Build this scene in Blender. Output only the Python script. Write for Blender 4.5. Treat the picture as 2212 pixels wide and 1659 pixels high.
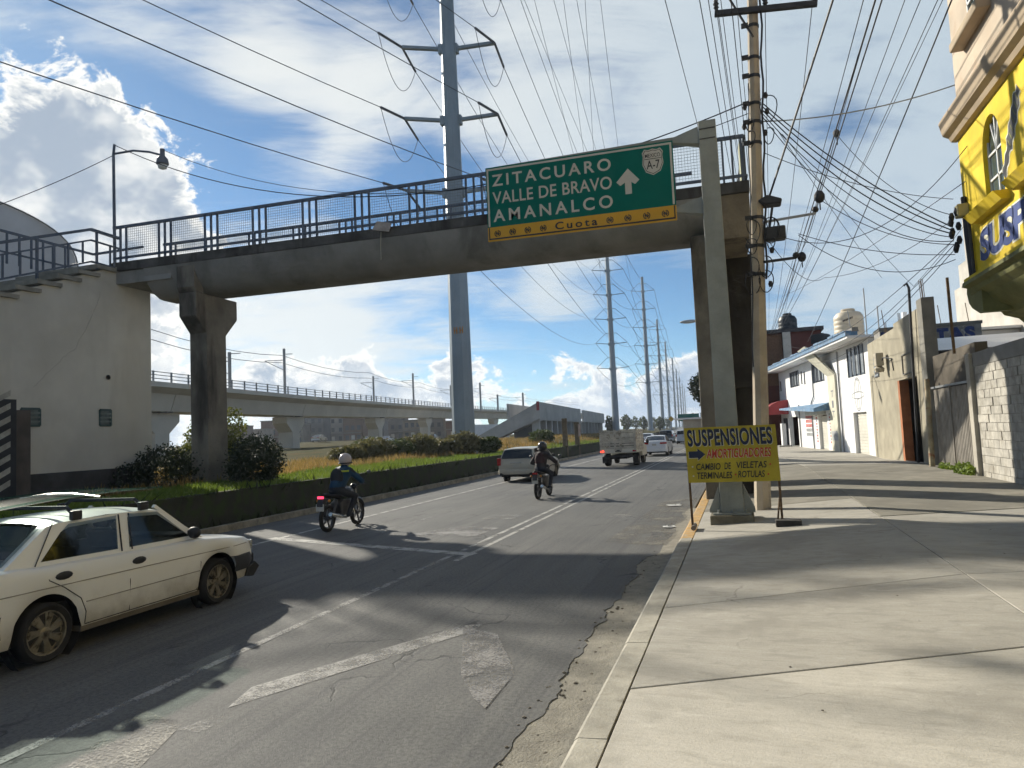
import bpy, bmesh, math, random
import numpy as np
from mathutils import Vector, Matrix
random.seed(7); rng=np.random.default_rng(7)
for o in list(bpy.data.objects): bpy.data.objects.remove(o)
S=bpy.context.scene; COL=S.collection
R=math.radians

# ------------------------------------------------------------------ camera
CAMZ=2.05; AZ=R(17.7); PI_=R(4.0); ROLL=0.045
fw=Vector((-math.sin(AZ)*math.cos(PI_), math.cos(AZ)*math.cos(PI_), math.sin(PI_)))
r0=Vector((math.cos(AZ), math.sin(AZ), 0)); u0=r0.cross(fw)
rt=r0*math.cos(ROLL)-u0*math.sin(ROLL); up=u0*math.cos(ROLL)+r0*math.sin(ROLL)
cd=bpy.data.cameras.new('camera'); cam=bpy.data.objects.new('camera',cd); COL.objects.link(cam)
cd.sensor_width=36; cd.lens=36*1534/2212; cd.clip_end=20000; cd.clip_start=.05
cam.matrix_world=Matrix(((rt.x,up.x,-fw.x,0),(rt.y,up.y,-fw.y,0),(rt.z,up.z,-fw.z,CAMZ),(0,0,0,1)))
S.camera=cam
def at(x,y,f):
    "point at distance f along the view from the photo position (2212 px wide plate)"
    d=fw+rt*((x-1106)/1534)-up*((y-829.5)/1534); return Vector((0,0,CAMZ))+d*f

# ------------------------------------------------------------------ light
SUN_EL=R(26); SUN_H=Vector((-.835,.55,0)).normalized()
SUNV=Vector((SUN_H.x*math.cos(SUN_EL),SUN_H.y*math.cos(SUN_EL),math.sin(SUN_EL)))
sl=bpy.data.lights.new('sun','SUN'); sl.energy=4.15; sl.angle=R(1.0); sl.color=(1,.935,.80)
so=bpy.data.objects.new('sun',sl); COL.objects.link(so); so.rotation_euler=(-SUNV).to_track_quat('-Z','Y').to_euler()
S.view_settings.view_transform='Standard'; S.view_settings.look='None'; S.view_settings.gamma=1
S.view_settings.exposure=.84
S.render.engine='CYCLES'; S.cycles.max_bounces=4; S.cycles.diffuse_bounces=3; S.cycles.glossy_bounces=2; S.cycles.transmission_bounces=2; S.cycles.volume_bounces=0; S.cycles.transparent_max_bounces=8; S.cycles.use_adaptive_sampling=True; S.cycles.adaptive_threshold=.03

w=bpy.data.worlds.new('World'); S.world=w; w.use_nodes=True; w.cycles.sampling_method='MANUAL'; w.cycles.sample_map_resolution=256
class NT:
    def __init__(s,nt): s.t=nt; s.n=nt.nodes; s.l=nt.links
    def _in(s,sock,v):
        if v is None: return
        if hasattr(v,'is_output'): s.l.new(v,sock)
        else:
            try: sock.default_value=v
            except Exception: sock.default_value=tuple(v)+(1,) if len(v)==3 else v
    def new(s,t,ins={},**kw):
        n=s.n.new(t)
        for k,v in kw.items(): setattr(n,k,v)
        for k,v in ins.items(): s._in(n.inputs[k],v)
        return n
    def m(s,op,a,b=None,c=None,clamp=False):
        n=s.n.new('ShaderNodeMath'); n.operation=op; n.use_clamp=clamp
        for i,v in enumerate((a,b,c)): s._in(n.inputs[i],v)
        return n.outputs[0]
    def vm(s,op,a,b=None,sc=None):
        n=s.n.new('ShaderNodeVectorMath'); n.operation=op
        s._in(n.inputs[0],a)
        if b is not None: s._in(n.inputs[1],b)
        if sc is not None: s._in(n.inputs['Scale'],sc)
        return n.outputs['Value'] if op in('DOT_PRODUCT','LENGTH') else n.outputs[0]
    def ss(s,v,lo,hi,a=0.,b=1.):
        n=s.new('ShaderNodeMapRange',interpolation_type='SMOOTHSTEP')
        s._in(n.inputs['Value'],v); n.inputs['From Min'].default_value=lo; n.inputs['From Max'].default_value=hi
        n.inputs['To Min'].default_value=a; n.inputs['To Max'].default_value=b; return n.outputs[0]
    def noise(s,vec,scale,det=4,rough=.55,dist=0):
        n=s.new('ShaderNodeTexNoise',{'Scale':scale,'Detail':det,'Roughness':rough,'Distortion':dist})
        if vec is not None: s._in(n.inputs['Vector'],vec)
        return n.outputs[0]
    def mix(s,f,a,b,bt='MIX'):
        n=s.n.new('ShaderNodeMix'); n.data_type='RGBA'; n.blend_type=bt
        s._in(n.inputs[0],f); s._in(n.inputs[6],a); s._in(n.inputs[7],b); return n.outputs[2]
def c4(c): return (c[0],c[1],c[2],1)

def make_sky():
    T=NT(w.node_tree); T.n.clear()
    out=T.new('ShaderNodeOutputWorld'); bg=T.new('ShaderNodeBackground')
    sky=T.new('ShaderNodeTexSky',sky_type='NISHITA',sun_disc=False)
    sky.sun_elevation=SUN_EL; sky.sun_rotation=math.atan2(SUN_H.x,SUN_H.y)
    sky.altitude=2600; sky.air_density=1.0; sky.dust_density=.8; sky.ozone_density=1.6
    STR=.054
    d=T.new('ShaderNodeTexCoord').outputs['Generated']
    sep=T.new('ShaderNodeSeparateXYZ',{0:d}); z=sep.outputs[2]
    base=T.mix(1.0,sky.outputs[0],(STR*.74,STR*1.02,STR*1.13,1),'MULTIPLY')
    def blob(px,py,rad,amp):
        v=(at(px,py,1)-Vector((0,0,CAMZ))).normalized()
        q=T.vm('DOT_PRODUCT',d,tuple(v)); return T.ss(q,math.cos(R(rad)),1.0,0.,amp)
    def total(L):
        a=L[0]
        for b in L[1:]: a=T.m('ADD',a,b)
        return a
    # high thin sheet, laid out on a plane far above
    inv=T.m('DIVIDE',1.0,T.m('ADD',T.m('MAXIMUM',z,0.),.20))
    pl=T.vm('MULTIPLY',T.vm('SCALE',d,sc=inv),(1,1,0))
    rot=T.new('ShaderNodeVectorRotate',{'Vector':pl,'Angle':-.35},rotation_type='Z_AXIS').outputs[0]
    n1=T.noise(T.vm('MULTIPLY',rot,(.75,1.3,1)),2.4,6,.62,.6)
    n2=T.noise(T.vm('ADD',pl,(3.1,7.7,0)),.7,3,.5)
    rip=T.noise(T.vm('MULTIPLY',rot,(1.2,5.,1)),6.5,2,.6,.9)
    cov=total([T.m('MULTIPLY',n1,1.15),T.m('MULTIPLY',n2,.40),T.m('MULTIPLY',rip,.15),blob(430,100,9,.20),blob(680,200,9,.24),blob(860,280,7,.20),blob(1350,150,17,.34),blob(1950,260,20,.27),blob(1820,560,11,.14),blob(520,690,12,.34),blob(820,730,9,.22),blob(1230,610,5,.30),
      blob(430,340,10,-.26),blob(880,410,7,-.26),blob(1400,690,9,-.20),blob(1790,290,4,-.18),blob(1780,640,9,-.06)])
    m_h=T.ss(cov,.72,1.24); m_h=T.m('MULTIPLY',m_h,.88)
    sd=T.vm('DOT_PRODUCT',d,tuple(SUNV)); near=T.ss(sd,.55,1.0)
    hc=T.mix(near,(.335,.39,.43,1),(.52,.53,.51,1))
    col=T.mix(m_h,base,hc)
    # cumulus: ragged heaps in direction space, low bank + towers
    dd=T.vm('MULTIPLY',d,(1,1,1.35))
    def heap(off):
        v=T.vm('ADD',dd,off)
        a=T.noise(v,5.5,1,.5); b=T.noise(v,14.,7,.64,.3)
        return T.m('SUBTRACT',T.m('ADD',T.m('MULTIPLY',a,.70),T.m('MULTIPLY',b,1.0)),.31)
    h0=heap((0,0,0)); v1=T.vm('ADD',dd,tuple(Vector((SUNV.x*.03,SUNV.y*.03,.05)))); lo0=T.noise(dd,8.,4,.6,.2); lo1=T.noise(v1,8.,4,.6,.2)
    low=T.ss(z,.045,.165,.20,-.24)
    gen=T.m('MULTIPLY',T.ss(T.noise(T.vm('ADD',d,(9.,2.,4.)),1.9,1,.5),.5,.7),T.ss(T.m('MULTIPLY',sep.outputs[1],-1.),.1,.5,0,.30))
    bias=total([low,gen,blob(-120,590,18.5,.44),blob(290,500,10.5,.30),blob(60,270,7,.14),blob(760,690,9,.05),blob(1560,790,9,.13),blob(900,800,8,.06),blob(1330,880,7,.05)])
    D0=T.m('ADD',h0,bias)
    mask=T.ss(D0,.590,.668); mask=T.m('MULTIPLY',mask,T.ss(z,-.02,.01))
    lit=T.ss(T.m('SUBTRACT',lo0,lo1),-.10,.20)
    rim=T.ss(D0,.63,.80,1.,0.)
    br=T.m('MAXIMUM',T.m('MULTIPLY',lit,.68),T.m('MULTIPLY',rim,.92),clamp=True)
    cc=T.mix(br,T.mix(near,(.19,.265,.37,1),(.22,.265,.325,1)),(.66,.65,.61,1))
    col=T.mix(mask,col,cc)
    # pale air low down
    col=T.mix(T.ss(z,-.05,.12,.40,0.),col,(.40,.475,.55,1))
    T.l.new(col,bg.inputs[0]); bg.inputs[1].default_value=1.0
    T.l.new(bg.outputs[0],out.inputs[0])
make_sky()

# ------------------------------------------------------------------ helpers
MATS={}
def mat(name,col,rough=.8,var=.2,scale=3.,bump=.15,bscale=60.,metal=0.,col2=None,stain=None,stscale=1.2,st=(.5,.7),rand=0.,spec=.4,coat=0.,streak=False,emit=None):
    if name in MATS: return MATS[name]
    m=bpy.data.materials.new(name); m.use_nodes=True; T=NT(m.node_tree)
    b=T.n['Principled BSDF']; pos=T.new('ShaderNodeNewGeometry').outputs['Position']
    n1=T.noise(pos,scale,6,.6)
    c2=col2 if col2 else tuple(x*(1-var*1.6) for x in col)
    c1=tuple(min(1,x*(1+var*.6)) for x in col) if not col2 else col
    c=T.mix(T.ss(n1,.3,.72),c4(c2),c4(c1))
    if var>0:
        f=T.noise(pos,bscale,3,.6); c=T.mix(T.ss(f,.3,.7,0,.35*min(1,var*3)),c,c4(tuple(x*.6 for x in col)))
    if stain:
        sv=T.vm('MULTIPLY',pos,(1,1,.22)) if streak else pos
        s_=T.ss(T.noise(sv,stscale,7,.62,.3),*st); c=T.mix(s_,c,c4(stain))
    if rand:
        rr=T.new('ShaderNodeObjectInfo').outputs['Random']
        c=T.mix(1.,c,T.mix(rr,(1-rand,)*3+(1,),(1+rand*.6,)*3+(1,)),'MULTIPLY')
    T.l.new(c,b.inputs['Base Color'])
    b.inputs['Roughness'].default_value=rough; b.inputs['Metallic'].default_value=metal
    b.inputs['Specular IOR Level'].default_value=spec; b.inputs['Coat Weight'].default_value=coat
    if emit: b.inputs['Emission Color'].default_value=c4(emit[0]); b.inputs['Emission Strength'].default_value=emit[1]
    if bump:
        bn=T.new('ShaderNodeBump',{'Strength':bump,'Distance':.02}); bh=T.m('ADD',T.noise(pos,bscale,4,.6),T.m('MULTIPLY',n1,.6))
        T.l.new(bh,bn.inputs['Height']); T.l.new(bn.outputs[0],b.inputs['Normal'])
    MATS[name]=m; return m

class MB:
    def __init__(s): s.v=[]; s.f=[]; s.mi=[]
    def add(s,vs,fs,mi=0):
        k=len(s.v); s.v+= [tuple(v) for v in vs]; s.f+=[tuple(i+k for i in f) for f in fs]; s.mi+=[mi]*len(fs); return s
    def box(s,p0,p1,mi=0):
        x0,y0,z0=p0; x1,y1,z1=p1
        if x0>x1:x0,x1=x1,x0
        if y0>y1:y0,y1=y1,y0
        if z0>z1:z0,z1=z1,z0
        return s.add([(x0,y0,z0),(x1,y0,z0),(x1,y1,z0),(x0,y1,z0),(x0,y0,z1),(x1,y0,z1),(x1,y1,z1),(x0,y1,z1)],
          [(0,3,2,1),(4,5,6,7),(0,1,5,4),(1,2,6,5),(2,3,7,6),(3,0,4,7)],mi)
    def hexa(s,b,t,mi=0):
        return s.add(list(b)+list(t),[(0,3,2,1),(4,5,6,7),(0,1,5,4),(1,2,6,5),(2,3,7,6),(3,0,4,7)],mi)
    def beam(s,a,b,w,h=None,mi=0,upv=(0,0,1)):
        a=Vector(a);b=Vector(b);h=h or w; d=(b-a).normalized(); u=Vector(upv)
        if abs(d.dot(u))>.98:u=Vector((0,1,0))
        sx=d.cross(u).normalized()*w/2; sy=sx.cross(d).normalized()*h/2
        q=[-sx-sy,sx-sy,sx+sy,-sx+sy]; return s.hexa([a+i for i in q],[b+i for i in q],mi)
    def tube(s,pts,r,n=6,mi=0,cap=True):
        pts=[Vector(p) for p in pts]; rs=r if hasattr(r,'__len__') else [r]*len(pts); k=len(s.v); vs=[];fs=[]
        pu=None
        for i,p in enumerate(pts):
            d=((pts[i+1] if i<len(pts)-1 else p)-(pts[i-1] if i else p)).normalized()
            if pu is None:
                pu=Vector((0,0,1)) if abs(d.z)<.9 else Vector((1,0,0))
            sx=d.cross(pu).normalized(); sy=sx.cross(d).normalized(); pu=sy
            for j in range(n):
                a=2*math.pi*j/n; vs.append(p+sx*math.cos(a)*rs[i]+sy*math.sin(a)*rs[i])
        for i in range(len(pts)-1):
            for j in range(n):
                fs.append((i*n+j,i*n+(j+1)%n,(i+1)*n+(j+1)%n,(i+1)*n+j))
        if cap: fs.append(tuple(range(n))[::-1]); fs.append(tuple(range((len(pts)-1)*n,len(pts)*n)))
        return s.add(vs,fs,mi)
    def lathe(s,prof,n=16,c=(0,0,0),axis='z',mi=0,cap=True):
        vs=[];fs=[];c=Vector(c)
        for r,h in prof:
            for j in range(n):
                a=2*math.pi*j/n; x,y=r*math.cos(a),r*math.sin(a)
                vs.append(c+Vector({'z':(x,y,h),'y':(x,h,y),'x':(h,x,y)}[axis]))
        for i in range(len(prof)-1):
            for j in range(n): fs.append((i*n+j,i*n+(j+1)%n,(i+1)*n+(j+1)%n,(i+1)*n+j))
        if cap and prof[0][0]>1e-4: fs.append(tuple(range(n))[::-1])
        if cap and prof[-1][0]>1e-4: fs.append(tuple(range((len(prof)-1)*n,len(prof)*n)))
        return s.add(vs,fs,mi)
    def prism(s,poly,fn,lo,hi,mi=0):
        "poly of (u,v); fn(u,v,w)->point"
        n=len(poly); vs=[fn(u,v,lo) for u,v in poly]+[fn(u,v,hi) for u,v in poly]
        fs=[tuple(range(n))[::-1],tuple(range(n,2*n))]+[(i,(i+1)%n,n+(i+1)%n,n+i) for i in range(n)]
        return s.add(vs,fs,mi)
    def grid(s,P,mi=0,close=False):
        nr=len(P);nc=len(P[0]); vs=[p for row in P for p in row]
        fs=[(i*nc+j,i*nc+(j+1)%nc,(i+1)*nc+(j+1)%nc,(i+1)*nc+j) for i in range(nr-1) for j in range(nc if close else nc-1)]
        return s.add(vs,fs,mi)
    def ball(s,c,r,n=10,mi=0,sq=(1,1,1)):
        c=Vector(c); pr=[]
        m=n//2
        P=[[c+Vector((r*sq[0]*math.sin(math.pi*i/m)*math.cos(2*math.pi*j/n),r*sq[1]*math.sin(math.pi*i/m)*math.sin(2*math.pi*j/n),r*sq[2]*math.cos(math.pi*i/m))) for j in range(n)] for i in range(m+1)]
        return s.grid(P,mi,True)
    def mesh(s,name,mats,off=None,smooth=None):
        me=bpy.data.meshes.new(name); v=s.v
        if off is not None: v=[(a-off[0],b-off[1],c-off[2]) for a,b,c in v]
        me.from_pydata(v,[],s.f)
        mats=mats if isinstance(mats,(list,tuple)) else [mats]
        for m in mats: me.materials.append(m)
        if len(mats)>1: me.polygons.foreach_set('material_index',s.mi)
        bm=bmesh.new(); bm.from_mesh(me); bmesh.ops.remove_doubles(bm,verts=bm.verts,dist=1e-5); bmesh.ops.recalc_face_normals(bm,faces=bm.faces); bm.to_mesh(me); bm.free()
        if smooth is not None:
            me.polygons.foreach_set('use_smooth',[True]*len(me.polygons)); me.set_sharp_from_angle(angle=R(smooth))
        return me
    def build(s,name,mats,parent=None,smooth=None,bev=0,local=False):
        off=None if (local or parent is None) else WL.get(parent.name)
        o=bpy.data.objects.new(name,s.mesh(name,mats,off,smooth)); COL.objects.link(o)
        if parent is not None: o.parent=parent
        if off is not None: WL[o.name]=off if False else off
        if bev:
            b=o.modifiers.new('Bevel','BEVEL'); b.width=bev; b.segments=2; b.limit_method='ANGLE'; b.angle_limit=R(40)
        return o
WL={}
def tag(o,label,cat,group=None,kind=None):
    if label:o['label']=label
    if cat:o['category']=cat
    if group:o['group']=group
    if kind:o['kind']=kind
    return o
def thing(name,label,cat,loc=(0,0,0),rz=0,group=None):
    o=bpy.data.objects.new(name,None); COL.objects.link(o); o.location=loc; o.rotation_euler=(0,0,rz); o.empty_display_size=.2
    WL[o.name]=tuple(loc); return tag(o,label,cat,group)
def struct(o): o['kind']='structure'; return o
def stuff(o): o['kind']='stuff'; return o
def link(name,me,parent,loc=(0,0,0),rot=None,scale=None):
    "instance of shared mesh data; loc in world unless parent has no offset"
    o=bpy.data.objects.new(name,me); COL.objects.link(o); o.parent=parent
    off=WL.get(parent.name,(0,0,0)) if parent else (0,0,0); o.location=Vector(loc)-Vector(off)
    if rot:o.rotation_euler=rot
    if scale:o.scale=scale
    return o
def copy_tree(o,parent=None):
    c=o.copy(); COL.objects.link(c); c.parent=parent; WL[c.name]=WL.get(o.name,(0,0,0))
    for ch in list(o.children): copy_tree(ch,c)
    return c
_txt={}
def text_data(s,bold=0.,shear=0.,space=1.):
    cu=bpy.data.curves.new('t','FONT'); cu.body=s; cu.offset=bold; cu.shear=shear; cu.space_character=space; cu.resolution_u=4
    o=bpy.data.objects.new('t',cu); me=bpy.data.meshes.new_from_object(o)
    v=[tuple(x.co) for x in me.vertices]; f=[tuple(p.vertices) for p in me.polygons]
    bpy.data.objects.remove(o); bpy.data.meshes.remove(me); bpy.data.curves.remove(cu)
    return v,f
def text(name,s,fn,u0,u1,v0,v1,m,parent,w=.004,bold=.0,shear=0.,space=1.,local=False):
    "flat lettering fitted to the rectangle u0..u1, v0..v1 mapped by fn(u,v,w)"
    v,f=text_data(s,bold,shear,space); xs=[p[0] for p in v]; ys=[p[1] for p in v]
    a,b,c,d=min(xs),max(xs),min(ys),max(ys)
    vs=[fn(u0+(p[0]-a)/(b-a)*(u1-u0),v0+(p[1]-c)/(d-c)*(v1-v0),w) for p in v]
    mb=MB(); mb.add(vs,f); off=None if local else WL.get(parent.name)
    me=bpy.data.meshes.new(name); vv=mb.v if off is None else [(p[0]-off[0],p[1]-off[1],p[2]-off[2]) for p in mb.v]
    me.from_pydata(vv,[],mb.f); me.materials.append(m)
    o=bpy.data.objects.new(name,me); COL.objects.link(o); o.parent=parent; return o
def leafmesh(name,blobs,n,size,m,parent=None,up=.3,off=(0,0,0),seed=1,shell=.55,flat=1.):
    "crown of leaf-sized faces spread through blobs [(c,(rx,ry,rz))]"
    g=np.random.default_rng(seed); vs=[]; tot=sum(r[0]*r[1]*r[2] for c,r in blobs)
    allc=[]
    for c,r in blobs:
        k=max(4,int(n*r[0]*r[1]*r[2]/tot)); d=g.normal(size=(k,3)); d/=np.linalg.norm(d,axis=1)[:,None]
        rad=(shell+(1-shell)*g.random(k)**.6)*(.82+.3*g.random(k)); allc.append(np.array(c)+d*rad[:,None]*np.array(r))
    P=np.concatenate(allc); k=len(P); a=g.normal(size=(k,3)); a[:,2]*=flat; a/=np.linalg.norm(a,axis=1)[:,None]
    b=np.cross(a,g.normal(size=(k,3))); b/=np.linalg.norm(b,axis=1)[:,None]
    s=(size*(.55+.9*g.random(k)))[:,None]; a*=s; b*=s*.55
    V=np.stack([P-a,P+b*.9,P+a,P-b*.9],1).reshape(-1,3)-np.array(off)
    me=bpy.data.meshes.new(name); me.vertices.add(len(V)); me.vertices.foreach_set('co',V.ravel())
    me.loops.add(k*4); me.loops.foreach_set('vertex_index',np.arange(k*4)); me.polygons.add(k)
    me.polygons.foreach_set('loop_start',np.arange(0,k*4,4)); me.update(); me.validate(); me.materials.append(m)
    o=bpy.data.objects.new(name,me); COL.objects.link(o)
    if parent: o.parent=parent
    return o
def blades(name,pts,h,wd,m,seed=3,lean=.35):
    g=np.random.default_rng(seed); k=len(pts); a=g.random(k)*6.283
    hh=h[0]+(h[1]-h[0])*g.random(k); dx=np.stack([np.cos(a),np.sin(a),0*a],1)*wd*(.6+.8*g.random(k))[:,None]
    tip=np.stack([g.normal(size=k)*lean*hh,g.normal(size=k)*lean*hh,hh],1)
    V=np.stack([pts-dx,pts+dx,pts+tip],1).reshape(-1,3)
    me=bpy.data.meshes.new(name); me.vertices.add(len(V)); me.vertices.foreach_set('co',V.ravel())
    me.loops.add(k*3); me.loops.foreach_set('vertex_index',np.arange(k*3)); me.polygons.add(k)
    me.polygons.foreach_set('loop_start',np.arange(0,k*3,3)); me.update(); me.validate(); me.materials.append(m)
    o=bpy.data.objects.new(name,me); COL.objects.link(o); return o
# ------------------------------------------------------------------ ground, road, kerbs, pavement
def bend(Y):
    if Y<60: return 0.
    if Y<120: return -.075*(Y-60)**2/120
    return -2.25-.075*(Y-120)
def zs(X,Y):
    k=max(0,min(1,(36-Y)/8)); return .17+k*.075*(min(X,2.1)+1)
def asphalt():
    m=bpy.data.materials.new('asphalt'); m.use_nodes=True; T=NT(m.node_tree); b=T.n['Principled BSDF']
    pos=T.new('ShaderNodeNewGeometry').outputs['Position']
    big=T.noise(pos,.35,5,.6); lane=T.noise(T.vm('MULTIPLY',pos,(1.6,.12,1)),1.4,5,.6)
    grit=T.noise(pos,95.,3,.75); grit2=T.noise(pos,28.,4,.7)
    c=T.mix(T.ss(big,.3,.7),(.086,.087,.088,1),(.130,.129,.122,1))
    c=T.mix(T.ss(lane,.42,.72,0,.6),c,(.168,.166,.155,1))
    c=T.mix(T.ss(grit,.45,.75,0,.75),c,(.20,.195,.18,1)); c=T.mix(T.ss(grit2,.35,.6,.5,0),c,(.035,.035,.037,1))
    tk_=T.noise(T.vm('MULTIPLY',pos,(9.,.10,1)),1.,5,.7); c=T.mix(T.ss(tk_,.50,.68,0,.45),c,(.045,.045,.05,1)); c=T.mix(T.ss(tk_,.28,.42,.35,0),c,(.165,.16,.15,1))
    # tar snakes and cracks
    vo=T.new('ShaderNodeTexVoronoi',{'Scale':.55,'Randomness':1.},feature='DISTANCE_TO_EDGE')
    wp=T.new('ShaderNodeVectorMath',{0:pos,1:T.vm('SCALE',T.new('ShaderNodeTexNoise',{'Scale':1.7,'Detail':6.,'Vector':pos}).outputs['Color'],sc=1.1)},operation='ADD').outputs[0]
    T.l.new(wp,vo.inputs['Vector']); cr=T.ss(vo.outputs['Distance'],.004,.016,1,0); cr=T.m('MULTIPLY',cr,T.ss(T.noise(pos,.5,2),.5,.6))
    c=T.mix(T.m('MULTIPLY',cr,.75),c,(.025,.025,.027,1))
    T.l.new(c,b.inputs['Base Color']); b.inputs['Roughness'].default_value=.78; b.inputs['Specular IOR Level'].default_value=.35
    bn=T.new('ShaderNodeBump',{'Strength':.55,'Distance':.012}); T.l.new(T.m('ADD',T.m('MULTIPLY',grit2,.8),T.m('SUBTRACT',grit,cr)),bn.inputs['Height']); T.l.new(bn.outputs[0],b.inputs['Normal'])
    return m
ASPH=asphalt()
def paint(name,col,lo,hi,sc=3.):
    m=bpy.data.materials.new(name); m.use_nodes=True; T=NT(m.node_tree); b=T.n['Principled BSDF']
    pos=T.new('ShaderNodeNewGeometry').outputs['Position']
    n=T.m('ADD',T.m('MULTIPLY',T.noise(pos,sc,5,.65),.6),T.m('MULTIPLY',T.noise(pos,45.,4,.7),.45))
    f=T.ss(n,lo,hi); tr=T.n.new('ShaderNodeBsdfTransparent'); mx=T.n.new('ShaderNodeMixShader')
    c=T.mix(T.noise(pos,30.,3),c4(tuple(x*.75 for x in col)),c4(col)); T.l.new(c,b.inputs['Base Color']); b.inputs['Roughness'].default_value=.7
    T.l.new(f,mx.inputs[0]); T.l.new(tr.outputs[0],mx.inputs[1]); T.l.new(b.outputs[0],mx.inputs[2])
    T.l.new(mx.outputs[0],T.n['Material Output'].inputs[0]); return m
PAINT=paint('worn road paint',(.42,.41,.38),.34,.58); PAINTF=paint('faded road paint',(.33,.32,.30),.46,.68); PAINTG=paint('ghost road paint',(.26,.25,.24),.40,.62,1.6)
PAINTA=paint('faded arrow paint',(.33,.32,.30),.36,.62)
PATCH=paint('dry road dust',(.20,.185,.155),.45,.65,1.2)
Ys=list(np.arange(-30,70,2.))+list(np.arange(70,760,12.))
g=MB(); N_=2500
xs=[-N_,-600,-120,-40,-1.0,9,40,120,N_]; ysg=[-400,-60,0,60,200,600,N_]
g.grid([[(x,y,-.16) for x in xs] for y in ysg]); struct(g.build('ground',mat('earth',(.10,.085,.055),.95,.3,.4,.3,8.,spec=.02,col2=(.07,.075,.035))))
# asphalt sheet with a broken right edge over the gutter dirt
_er=random.Random(12); _k=[[_er.gauss(0,1) for _ in range(900)] for _ in range(4)]
def _vn(l,t):
    i=int(math.floor(t)); f=t-i; f=f*f*(3-2*f); a=_k[l][i%900]; b=_k[l][(i+1)%900]; return a+(b-a)*f
def edge_r(Y): return -1.58+.045*_vn(0,Y*.8+50)+.03*_vn(1,Y*2.7+90)+.018*_vn(2,Y*7.+200)+.010*_vn(3,Y*17.+300)+(.0 if Y<11 else .35*min(1,(Y-11)/4))
rd=MB(); yr=list(np.arange(-12,16,.06))+list(np.arange(16,70,1.))+list(np.arange(70,760,12.))
rd.grid([[(-12.05+bend(y),y,0),(-8+bend(y),y,.0),(-4+bend(y),y,0),(edge_r(y) if y<18 else -1.24+bend(y),y,0),((edge_r(y)+.015) if y<18 else -1.235+bend(y),y,-.03)] for y in yr])
ROAD=struct(rd.build('road',ASPH))
dirt=MB(); dirt.grid([[(-2.2,y,-.03),(-1.72,y,-.012),(-1.5,y,-.006+.003*math.sin(y*3)),(-1.12,y,.02+.008*math.sin(y*2.2))] for y in np.arange(-12,18.5,.25)])
struct(dirt.build('gutter_dirt',mat('gutter dirt',(.29,.27,.22),.95,.45,6.,.8,45.,col2=(.19,.175,.145),stain=(.09,.08,.065),stscale=14,st=(.62,.7))))
def strip(name,x,wd,y0,y1,m,z=.004,seg=4.,par=ROAD):
    mb=MB(); n=max(1,int((y1-y0)/seg)); ys=[y0+(y1-y0)*i/n for i in range(n+1)]
    mb.grid([[(x-wd/2+bend(y),y,z),(x+wd/2+bend(y),y,z)] for y in ys]); return mb.build(name,m,par)
strip('lane_line',-4.90,.10,-10,13,PAINTA); strip('lane_line',-4.90,.10,13,500,PAINT); strip('lane_line',-4.62,.10,11,500,PAINT)
strip('edge_line',-9.75,.13,-10,400,PAINT)
for k in range(24): strip('lane_dash',-7.75,.11,-4+9*k,.5+9*k,PAINTF)
def flat(name,pts,m,z=.0045): return MB().add([(x,y,z) for x,y in pts],[tuple(range(len(pts)))]).build(name,m,ROAD)
flat('stop_line',[(-10.0,13.22),(-4.55,11.48),(-4.5,11.72),(-9.95,13.48)],PAINT)
flat('arrow_marking',[(-3.98,4.75),(-2.83,7.06),(-2.80,7.36),(-3.0,7.30),(-4.1,5.2)],PAINTA)
flat('arrow_marking',[(-2.98,7.22),(-2.52,7.02),(-1.98,5.95),(-1.96,5.12),(-2.12,5.3),(-2.42,5.78)],PAINTG,.0085)
flat('worn_patch',[(-4.06,4.32),(-3.86,4.30),(-3.80,4.62),(-3.98,4.60)],PAINTF)
flat('worn_patch',[(-6.9,13.9),(-5.3,13.6),(-5.2,14.9),(-6.2,15.2)],PAINTG)
flat('worn_patch',[(-6.2,16.3),(-5.4,16.3),(-5.2,17.4),(-6.1,17.4)],PAINTF)
flat('worn_patch',[(-3.1,16.6),(-2.6,16.5),(-2.55,17.2),(-3.0,17.3)],PAINTF)
flat('worn_patch',[(-4.7,4.6),(-4.25,3.4),(-3.7,3.4),(-4.1,4.4)],PATCH)
flat('dust_patch',[(-2.5,13),(-1.3,12.6),(-1.3,21),(-2.2,20)],PATCH)
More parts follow.
